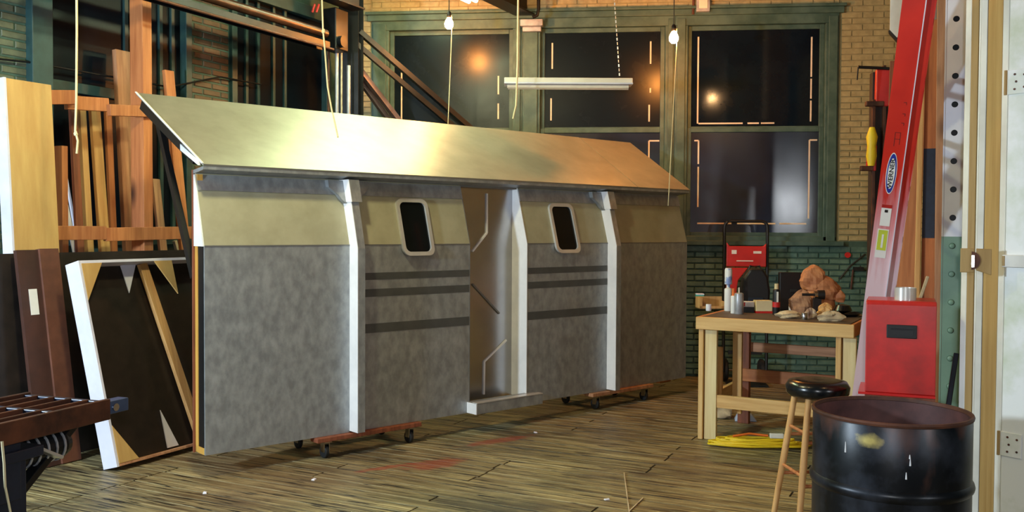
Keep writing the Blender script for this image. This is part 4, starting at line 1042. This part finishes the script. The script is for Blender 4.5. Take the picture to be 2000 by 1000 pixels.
mrd = nd.new('ShaderNodeMapRange'); mrd.inputs['From Min'].default_value = .9; mrd.inputs['From Max'].default_value = 1.6; mrd.inputs['To Min'].default_value = .85; mrd.inputs['To Max'].default_value = 0
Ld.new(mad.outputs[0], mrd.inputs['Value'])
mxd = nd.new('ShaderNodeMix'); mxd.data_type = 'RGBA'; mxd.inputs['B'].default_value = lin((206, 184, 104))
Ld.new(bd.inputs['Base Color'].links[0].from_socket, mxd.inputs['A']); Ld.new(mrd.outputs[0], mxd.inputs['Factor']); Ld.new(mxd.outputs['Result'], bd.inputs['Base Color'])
for (lat, z0, z1) in ((-.155, .735, .775), (.068, .715, .740), (.055, .665, .69), (.066, .74, .755)):
    dpt = math.sqrt(rD ** 2 - lat ** 2)
    c = DP - vdir * (dpt + .0006) + fx * lat
    B().tube([c + V(0, 0, z0), c + V(0, 0, (z0 + z1) / 2), c + V(0, 0, z1)], [.0035, .0025, .0012], 6).build('paint_drip', whitepaint, dr, smooth=50)
# ---- stool
sfp = at(1589, 757, 5.0)
SP = Vector((sfp.x, sfp.y, 0))
# seat height from a sighting on its top, legs splayed down to the boards
SZ = .78
SP = onz(1597, 741, SZ); SP.z = 0
st = thing('bar_stool', 'wooden stool with round black padded seat beside the drum', 'stool', SP)
SRr = .158
B().lathe([(0, SZ - .085), (SRr - .012, SZ - .085), (SRr + .002, SZ - .07), (SRr + .006, SZ - .035), (SRr - .010, SZ - .008), (SRr - .05, SZ), (0, SZ - .006)], 40, SP).build('seat', blackgloss, st, smooth=50)
legs = []
sx_ = facing(SP); sy_ = V(-sx_.y, sx_.x, 0)
for lx_, ly_ in ((-.935, .357), (-.357, -.935), (.935, -.357), (.357, .935)):
    d2 = sx_ * lx_ + sy_ * ly_
    top_ = SP + d2 * .122 + V(0, 0, SZ - .086); bot = SP + d2 * .235 + V(0, 0, .003)
    legs.append((bot, top_)); B().tube([bot, bot.lerp(top_, .5), top_], [.015, .0185, .016], 12).build('leg', tanwood, st, smooth=50)
for i in range(4):
    for h in ((.30, .52) if i % 2 == 0 else (.25, .47)):
        a, b2 = legs[i], legs[(i + 1) % 4]; f = h / (SZ - .08)
        B().tube([a[0].lerp(a[1], f), b2[0].lerp(b2[1], f)], .009, 10).build('rung', fir, st, smooth=50)
# ---- red metal box on a crate
RD = 4.45
r0, r1 = at(1688, 768, RD), at(1826, 770, RD)
rz0 = (r0.z + r1.z) / 2
r0 = (r0 + r1) / 2 - facing((r0 + r1) / 2) * ((r1 - r0).dot(facing((r0 + r1) / 2)) / 2)
rx = facing((r0 + r1) / 2); rw = (r1 - r0).dot(rx); ry = V(-rx.y, rx.x, 0)
rtop = at(1757, 588, RD).z
rh = rtop - rz0
rb = framed('red_heater_box', 'red metal cabinet with recessed black handle and chrome flue collar', 'heater', V(r0.x, r0.y, rz0), rx, ry, V(0, 0, 1))
def rp2(b, n, m, par=rb, **k): return b.build(n, m, par, local=True, **k)
rdp = .30
rp2(B().prism([(0, 0), (rdp, 0), (rdp, rh), (.02, rh), (.006, rh - .006), (0, rh - .02)], 0, rw), 'body', redfaded, bev=.004)
rp2(B().box(-.03, rw, -.012, rdp, -.012, -.0005), 'base_flange', redpaint)
hx0 = rw * .30
hf = rp2(B().box(hx0, hx0 + .135, -.006, -.0005, rh * .60, rh * .60 + .065), 'handle_frame', black, bev=.003)
rp2(B().box(hx0 + .018, hx0 + .118, -.0085, -.0062, rh * .60 + .014, rh * .60 + .052), 'recess', M('deep black', (4, 4, 6), (3, 3, 4), rough=.4), hf)
rp2(B().bar((hx0 + .02, -.012, rh * .60 + .045), (hx0 + .116, -.012, rh * .60 + .045), .008, .008), 'grip', steel_dark, hf)
cx = rw * .56
rp2(B().lathe([(.050, rh), (.050, rh + .060), (.046, rh + .060), (.046, rh + .002)], 32, (cx, .12, 0), caps=False), 'flue_collar', alum, smooth=40)
cr_ = thing('wooden_crate', 'dark wooden crate under the red metal cabinet, hidden behind the drum', 'crate', V(*(V(r0.x, r0.y, 0) + rx * rw / 2 + ry * .15)), math.atan2(rx.y, rx.x))
kk = rw / 2 + .0
for z in (.0, .13, .26, .39, .52, .625):
    for ys in (-1, 1): B().box(-kk, kk, ys * .13 - .01, ys * .13 + .01, z, z + .11).build('slat', redwood, cr_, local=True, bev=.002)
for xs in (-1, 1):
    for ys in (-1, 1): B().box(xs * (kk - .025) - .02, xs * (kk - .025) + .02, ys * .10 - .019, ys * .10 + .019, 0, rz0 - .034).build('corner_post', redwood, cr_, local=True)
B().box(-kk, kk, -.145, .145, rz0 - .034, rz0 - .013).build('lid', redwood, cr_, local=True)

# ---- ladder
LB = at(1668, 760, 5.35); LT = at(1765, 0, 4.45)
ld = (LT - LB).normalized(); Lfoot = LB - ld * (LB.z / ld.z); Ltop_len = (LT - Lfoot).length + .55
view = (LB - CAM); view.z = 0; view.normalize()
wd = (Matrix.Rotation(R(-3), 3, 'Z') @ view)
wd = (wd - ld * wd.dot(ld)).normalized()       # rungs run away from the viewer
dd = wd.cross(ld).normalized()
if dd.x < 0: dd = -dd                          # depth of the rails, to the right
lad = framed('extension_ladder', 'tall red fibreglass extension ladder leaning beside the lumber', 'ladder', Lfoot, dd, wd, ld)
def lp(b, n, m, par=lad, **k): return b.build(n, m, par, local=True, **k)
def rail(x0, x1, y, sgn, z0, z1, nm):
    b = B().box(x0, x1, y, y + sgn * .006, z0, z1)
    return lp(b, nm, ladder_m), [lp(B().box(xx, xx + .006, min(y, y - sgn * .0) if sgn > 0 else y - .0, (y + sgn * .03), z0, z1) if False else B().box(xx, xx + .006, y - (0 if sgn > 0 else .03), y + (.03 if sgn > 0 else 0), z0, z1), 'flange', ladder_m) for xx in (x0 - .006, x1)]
BW1 = .094
LW = .40
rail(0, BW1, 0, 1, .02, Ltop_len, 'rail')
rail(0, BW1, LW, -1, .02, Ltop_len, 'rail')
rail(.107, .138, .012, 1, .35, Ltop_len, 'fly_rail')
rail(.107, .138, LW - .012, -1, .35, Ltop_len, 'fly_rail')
k = .25
while k < Ltop_len - .1:
    lp(B().tube([(.045, .007, k), (.045, LW - .007, k)], .016, 10), 'rung', alum, smooth=50)
    if k > .4: lp(B().tube([(.122, .019, k + .06), (.122, LW - .019, k + .06)], .016, 10), 'fly_rung', alum, smooth=50)
    k += .305
lp(B().bar((.1005, -.002, .45), (.1005, -.002, Ltop_len), .005, .012, (0, 1, 0)), 'edge_line', foamwhite)
for yy in (0, LW): lp(B().box(-.01, .11, yy - .02, yy + .02, .003, .03), 'foot', rubber)
# labels, printed on the near web; positions along the rail found by sighting
def ladder_z(px, py):
    r = ray(px, py); nrm = wd; t = (Lfoot - CAM).dot(nrm) / r.dot(nrm); p = CAM + r * t - Lfoot
    return p.dot(dd), p.dot(ld)
zc = ladder_z(1731, 338)[1]; xc = .047
def oval(rx_, rz_, y, nm, mat, par, n=32):
    b = B(); vs = [(xc + rx_ * math.cos(2 * math.pi * j / n), y, zc + rz_ * math.sin(2 * math.pi * j / n)) for j in range(n)]
    vs += [(a, y - .0008, c2) for a, _, c2 in vs]
    b.add(vs, [tuple(range(n)), tuple(range(n, 2 * n))[::-1]] + [(j, (j + 1) % n, (j + 1) % n + n, j + n) for j in range(n)])
    return lp(b, nm, mat, par)
zt, zb = ladder_z(1740, 302)[1], ladder_z(1724, 382)[1]
hz = abs(zt - zb) / 2
ov = oval(.026, hz, -.0004, 'oval_sticker', labelwhite, lad)
oval(.0225, hz - .006, -.0013, 'blue_ring', labelblue, ov); oval(.0175, hz - .030, -.0022, 'white_field', labelwhite, ov)
def text(body, size, name, mat, parent, lx, origin, right, up):
    cu = bpy.data.curves.new('t', 'FONT'); cu.body = body; cu.size = size; cu.align_x = 'CENTER'; cu.align_y = 'CENTER'; cu.extrude = .0003; cu.offset = .0006
    to = bpy.data.objects.new('t', cu); C.objects.link(to); bpy.context.view_layer.update()
    me = bpy.data.meshes.new_from_object(to.evaluated_get(bpy.context.evaluated_depsgraph_get())); bpy.data.objects.remove(to)
    me.name = name; me.materials.clear(); me.materials.append(mat)
    right, up = Vector(right), Vector(up); nrm = right.cross(up)
    m = Matrix((tuple(right * lx) + (0,), tuple(up) + (0,), tuple(nrm) + (0,), (0, 0, 0, 1))).transposed(); m.translation = Vector(origin)
    o = instance(name, me, parent, m); return o
text('WERNER', .030, 'lettering', ink, ov, 1.0 * (2 * hz - .07) / .118, (xc, -.0032, zc), (0, 0, 1), (-1, 0, 0))
def sticker(px0, py0, px1, py1, mat, nm, x0=.02, x1=.075):
    za, zb2 = ladder_z(px0, py0)[1], ladder_z(px1, py1)[1]; lo, hi = min(za, zb2), max(za, zb2)
    return lp(B().box(x0, x1, -.0012, -.0003, lo, hi), nm, mat), lo, hi
s1, lo, hi = sticker(1720, 398, 1716, 440, labelwhite, 'warning_sticker', .022, .072)
lp(B().box(.022, .072, -.002, -.0013, hi - .02, hi), 'sticker_head', redfaded, s1); lp(B().box(.039, .055, -.002, -.0013, hi - .045, hi - .03), 'sticker_print', ink, s1)
s2, lo, hi = sticker(1714, 446, 1708, 502, labelwhite, 'yellow_sticker', .017, .073)
lp(B().box(.022, .068, -.002, -.0013, lo + .045, hi - .006), 'yellow_field', labelyellow, s2); lp(B().box(.041, .051, -.0026, -.0021, lo + .06, hi - .03), 'sticker_print', labelwhite, s2)
za, zb2 = ladder_z(1745, 258)[1], ladder_z(1741, 285)[1]; lo, hi = min(za, zb2), max(za, zb2)
for b in (B().box(.040, .042, -.0008, -.0002, lo, hi), B().box(.040, .066, -.0008, -.0002, hi - .002, hi), B().box(.065, .067, -.0008, -.0002, lo + .01, hi), B().box(.040, .066, -.0008, -.0002, (lo + hi) / 2, (lo + hi) / 2 + .002)): lp(b, 'stamp_mark', ink)
for (px, py) in ((1752, 240), (1754, 222), (1757, 200)):
    z1 = ladder_z(px, py)[1]; lp(B().box(.062, .076, -.0008, -.0002, z1, z1 + .002), 'stamp_mark', ink); lp(B().box(.074, .076, -.0008, -.0002, z1 - .012, z1), 'stamp_mark', ink)
# header timber the ladder top rests on
LTT = Lfoot + ld * Ltop_len
hdb = B().box(-5.5, 2.6, LTT.y - .22, LTT.y - .07, LTT.z - .20, LTT.z + .05).build('trim_4', fir); struct(hdb, 'overhead header timber that the ladder leans on')

# ---- upright lumber right of the ladder
def upright(xt, yt, xb, yb, d_t, d_b, w, t, mat, label, name='upright_board'):
    a, b2 = at(xt, yt, d_t), at(xb, yb, d_b); d = a - b2; foot = b2 - d * (b2.z / d.z)
    f = CAM - foot; f.z = 0
    return board(name, foot + V(0, 0, .004), a, w, t, f.normalized(), mat, label, 'board', 'upright boards right of the ladder')
upright(1793, -60, 1768, 560, 6.75, 6.45, .17, .04, fir, 'knotty orange board standing just right of the ladder')
upright(1803, 40, 1791, 560, 6.5, 6.2, .034, .05, tanwood, 'narrow tan board edge between two wider upright boards')
u3 = upright(1822, 40, 1812, 560, 6.5, 6.2, .085, .035, wood('brown orange board', (190, 112, 58), (140, 76, 38), .05), 'brown upright board with a dark blue painted patch')
pz = at(1817, 380, 6.33)
mz = WM[u3.name].inverted() @ at(1822, 292, 6.35); mz2 = WM[u3.name].inverted() @ at(1816, 468, 6.28)
B().box(-.036, .042, -.0195, .0195, mz2.z, mz.z).build('blue_paint_patch', M('dark blue paint', (26, 40, 62), (18, 28, 46), rough=.5, scale=20), u3, local=True)
upright(1840, -60, 1834, 560, 6.2, 6.0, .055, .05, fir_pink, 'grey brown post beside the steel column')
upright(1812, 540, 1800, 575, 6.0, 5.98, .02, .02, ragpale, 'short pale stick behind the red cabinet')
upright(1752, 120, 1738, 560, 7.0, 6.8, .10, .04, redwood, 'dark reddish board mostly hidden behind the ladder')
# white hanging panel at the top behind the ladder
a0, a1 = at(1738, 40, 6.9), at(1829, 40, 6.9)
hx = facing((a0 + a1) / 2); wdt = (a1 - a0).dot(hx); hy = V(-hx.y, hx.x, 0)
zb = at(1738, 74, 6.9).z
hp = framed('ceiling_duct_box', 'white panel with clipped corners hanging high behind the ladder', 'panel', V(a0.x, a0.y, zb), hx, hy, V(0, 0, 1))
hh = CEIL - zb
B().prism([(.05, 0), (wdt - .05, 0), (wdt, .06), (wdt, hh), (0, hh), (0, .06)], 0, .12, 'Y').build('panel', dirtywhite, hp, local=True, bev=.003)
B().prism([(.05, -.02), (wdt - .05, -.02), (wdt + .01, .055), (wdt, .06), (wdt - .05, 0), (.05, 0), (0, .06), (-.01, .055)], 0.0, .12, 'Y').build('edge_strip', black, hp, local=True)

# ---- bar clamps hung on a dark post
CP = at(1716, 450, 7.4)
post = B().box(CP.x - .065, CP.x + .065, CP.y, CP.y + .09, 0, 2.84).build('rack_post', M('dark timber', (52, 40, 34), (34, 27, 24), rough=.7), bev=.004); tag(post, 'dark upright post carrying the hanging bar clamps', 'post')
def clamp(px, ytop, ybot, red_y, yel_y, d, label, tilt=0):
    on = lambda x, y: onback(x, y, CP.y - .026)
    a, b2 = on(px, ytop), on(px - tilt, ybot)
    t = thing('bar_clamp', label, 'clamp', V(b2.x, b2.y, b2.z), 0, 'bar clamps hanging beside the ladder')
    B().bar(b2, a, .022, .035, (0, 1, 0)).build('bar', rust, t, bev=.002)
    for ry0, ry1, mt, w in red_y:
        p0, p1 = on(px - 3, ry0), on(px - 5, ry1)
        B().bar(p1, p0, .07 * w, .05, (0, 1, 0)).build('jaw', mt, t, bev=.008)
        B().bar(p1 + V(-.085 * w, -.01, .02), p1 + V(.01, -.01, .02), .05, .04).build('jaw_pad', rust, t, bev=.006)
    if yel_y:
        p0, p1 = on(px - 6, yel_y[0]) - V(0, .05, 0), on(px - 8, yel_y[1]) - V(0, .05, 0)
        B().tube([p1, p1.lerp(p0, .25), p1.lerp(p0, .5), p1.lerp(p0, .75), p0], [.025, .042, .034, .045, .02], 12).build('handle', yellow, t, smooth=50)
    return t
ca = clamp(1727, 128, 560, [(136, 208, redplastic, 1.5)], None, 7.32, 'rusty bar clamp with the upper red head beside the ladder', 2)
q0, q1 = at(1676, 131, 7.3), at(1740, 134, 7.3)
B().tube([q0, q1], .012, 8).tube([q0, at(1674, 156, 7.3)], .006, 8).build('screw_handle', black, ca, smooth=50)
clamp(1706, 195, 545, [(284, 334, redplastic, 1.0)], (250, 325), 7.25, 'bar clamp with yellow handle and lower red jaw beside the ladder', 2)

# ---- steel channel column with punched holes
CD = 5.0
c0, c1_ = at(1842, 470, CD), at(1878, 470, CD)
cxv = facing((c0 + c1_) / 2); cw = (c1_ - c0).dot(cxv); cyv = V(-cxv.y, cxv.x, 0)
col = framed('steel_column', 'punched steel channel column, white above and green below', 'column', V(c0.x, c0.y, 0), cxv, cyv, V(0, 0, 1))
colwhite = M('column white', (224, 228, 236), (206, 210, 220), rough=.5, scale=3, bump=.03)
colgreen = M('column green', (122, 156, 136), (100, 134, 116), rough=.45, scale=4, bump=.03)
split = at(1850, 462, CD).z
pitch = .1525
zh0 = at(1860, 41, CD).z
zs = []
z = zh0
while z > -.1: zs.append(z); z -= pitch
z = zh0 + pitch
while z < 4.2: zs.append(z); z += pitch
zs.sort()
def web(z0, z1, holes, mat, nm):
    b = B(); cuts = [z0]
    for i in range(len(holes) - 1): cuts.append((holes[i] + holes[i + 1]) / 2)
    cuts.append(z1); n = 24; th = .008; xm = cw / 2; rh_ = .0165
    for i, zh in enumerate(holes):
        a, c2 = cuts[i], cuts[i + 1]; outer = []
        per = [(0, a), (cw, a), (cw, c2), (0, c2)]
        inner = [(xm + rh_ * math.cos(2 * math.pi * j / n), zh + rh_ * math.sin(2 * math.pi * j / n)) for j in range(n)]
        for j in range(n):
            t = 2 * math.pi * j / n; dx, dz = math.cos(t), math.sin(t)
            kx = (cw / 2) / abs(dx) if abs(dx) > 1e-9 else 1e9
            kz = ((c2 - zh) if dz > 0 else (zh - a)) / abs(dz) if abs(dz) > 1e-9 else 1e9
            k = min(kx, kz); outer.append((xm + dx * k, zh + dz * k))
        # snap nearest outer vertices to the rectangle's corners
        for c3 in per:
            j = min(range(n), key=lambda q_: (outer[q_][0] - c3[0]) ** 2 + (outer[q_][1] - c3[1]) ** 2); outer[j] = c3
        vs = [(x, 0, z) for x, z in outer] + [(x, 0, z) for x, z in inner] + [(x, th, z) for x, z in inner]
        fs = []
        for j in range(n):
            k = (j + 1) % n; fs += [(j, k, n + k, n + j), (n + j, n + k, 2 * n + k, 2 * n + j)]
        b.add(vs, fs)
    return b.build(nm, mat, col, local=True)
up = [z for z in zs if z > split + .02]; dn = [z for z in zs if z <= split - .02 and z > .02]
web(split, CEIL, up, colwhite, 'upper_web'); web(0, split, dn, colgreen, 'lower_web')
for (za, zb3, mt) in ((split, CEIL, colwhite), (0, split, colgreen)):
    for x in (-.009, cw + .001): B().box(x, x + .008, -.002, .07, za, zb3).build('flange', mt, col, local=True)
B().box(.0, cw, .066, .07, 0, CEIL).build('back_plate', black, col, local=True)
for z in dn: B().lathe([(0, -.006), (.010, -.006), (.014, -.003), (.0155, .002), (0, .002)], 16, (cw / 2, 0, z), 'Y').build('bolt', colgreen, col, local=True, smooth=40)
# dark folded strap leaning by the column
upright(1868, 690, 1855, 775, 4.75, 4.7, .025, .02, steel_navy, 'dark blue steel strip leaning against the green foot of the column', 'steel_strip')

# ---- door jamb boards and the open white door at the right edge
JD = 4.25
def jamb_board(idx, x0, x1, d0, d1, th, mat, label):
    a, b2 = at(x0, 470, d0), at(x1, 470, d1); a.z = b2.z = 0
    x = (b2 - a); w = x.length; x.normalize(); y = V(-x.y, x.x, 0)
    o = B().hexa([a, b2, b2 + y * th, a + y * th] + [p + V(0, 0, 3.0) for p in (a, b2, b2 + y * th, a + y * th)]).build('trim_%d' % idx, mat, bev=.003)
    return struct(o, label)
jamb_board(5, 1878, 1889, 4.40, 4.36, .03, dirtywhite, 'white painted edge strip of the door jamb')
jamb_board(6, 1889.5, 1904, 4.36, 4.34, .03, jambtan, 'tan inner strip of the door jamb')
jamb_board(7, 1904.5, 1908, 4.33, 4.32, .03, dirtywhite, 'narrow white bead of the door jamb')
jamb_board(8, 1908.5, 1921, 4.30, 4.28, .04, dirtywhite, 'white stop board of the door jamb')
jamb_board(9, 1921.5, 1950, 4.26, 4.14, .05, jambtan, 'wide tan face board of the door jamb')
jamb_board(10, 1950.5, 1962, 4.10, 4.06, .06, dirtywhite, 'white outer strip of the door jamb')
wf0, wf1 = at(1905, 470, 4.5), at(2140, 470, 4.42)
B_ = B().box(wf0.x, wf0.x + .72, 4.58, 4.66, 0, CEIL).build('wall_front', dirtywhite); struct(B_, 'white partition stub behind the door jamb')
# keeper block with latch bar
k0, k1 = at(1876, 485, 4.05), at(1937, 485, 4.05); kb = at(1876, 532, 4.05)
kx_ = facing((k0 + k1) / 2); kwid = (k1 - k0).dot(kx_); ky_ = V(-kx_.y, kx_.x, 0)
kz_ = k0.z - kb.z
kp = framed('latch_keeper', 'tan wooden keeper block with a dark latch slot on the door jamb', 'latch', V(k0.x, k0.y, kb.z), kx_, ky_, V(0, 0, 1))
B().box(0, kwid * .46, .0, .03, 0, kz_).build('block', jambtan, kp, local=True, bev=.003)
B().prism([(kwid * .5, .01), (kwid, -.01), (kwid, kz_ - .002), (kwid * .5, kz_)], 0, .03, 'Y').build('block', jambtan, kp, local=True, bev=.003)
n = 14
B().add([(kwid * .36 + .035 * math.sin(math.pi * j / n), -.004, kz_ / 2 + .04 * math.cos(math.pi * j / n)) for j in range(n + 1)] + [(kwid * .36 + .035 * math.sin(math.pi * j / n), .0, kz_ / 2 + .04 * math.cos(math.pi * j / n)) for j in range(n + 1)],
        [tuple(range(n + 1)), tuple(range(n + 1, 2 * n + 2))[::-1]] + [(j, j + 1, j + n + 2, j + n + 1) for j in range(n)] + [(n, 0, n + 1, 2 * n + 1)]).build('latch_slot', rust, kp, local=True)
B().box(kwid * .36, kwid * .36 + .012, -.010, -.004, kz_ * .22, kz_ * .72).build('latch_tongue', chrome, kp, local=True)
# door leaf
d0, d1 = at(1963, 470, 4.02), at(2260, 470, 3.55); d0.z = d1.z = .01
dx = (d1 - d0); dwid = dx.length; dx.normalize(); dyv = V(-dx.y, dx.x, 0)
doorpaint = M('scuffed white door paint', (230, 232, 230), (196, 204, 180), rough=.5, scale=2.2, detail=6, contrast=(.36, .52), bump=.05)
leaf = B().hexa([d0, d1, d1 + dyv * .045, d0 + dyv * .045] + [p + V(0, 0, 2.9) for p in (d0, d1, d1 + dyv * .045, d0 + dyv * .045)]).build('door_1', doorpaint, bev=.004, base=d0); struct(leaf, 'scuffed white door standing open at the right edge')
DM = Matrix((tuple(dx) + (0,), tuple(dyv) + (0,), (0, 0, 1, 0), (0, 0, 0, 1))).transposed(); DM.translation = d0
def dpart(b, n_, m): b.v = [DM @ p for p in b.v]; return b.build(n_, m, leaf, bev=.002)
dz_ = lambda y: at(1975, y, 3.98).z - .01
dpart(B().box(.0, dwid, -.022, -.0005, dz_(522), dz_(498)), 'ledger', dirtywhite)
dpart(B().box(.0, .012, -.024, -.0225, dz_(520), dz_(500)), 'ledger_end', jambtan)
for (ya, yb) in ((136, 184), (848, 896)):
    hg = dpart(B().box(.0, .088, -.005, -.0005, dz_(yb), dz_(ya)), 'hinge', doorpaint)
    b = B().tube([DM @ V(-.008, -.006, dz_(yb)), DM @ V(-.008, -.006, dz_(ya))], .0065, 10); b.build('pin', jambtan, hg, smooth=50)
    for sx, sz in ((.03, .2), (.03, .8), (.036, .5), (.07, .25), (.07, .75)):
        b = B().lathe([(0, -.0015), (.005, -.0015), (.005, 0), (0, 0)], 10, (sx, -.0055, dz_(yb) + (dz_(ya) - dz_(yb)) * sz), 'Y'); b.v = [DM @ p for p in b.v]; b.build('screw', rust, hg)
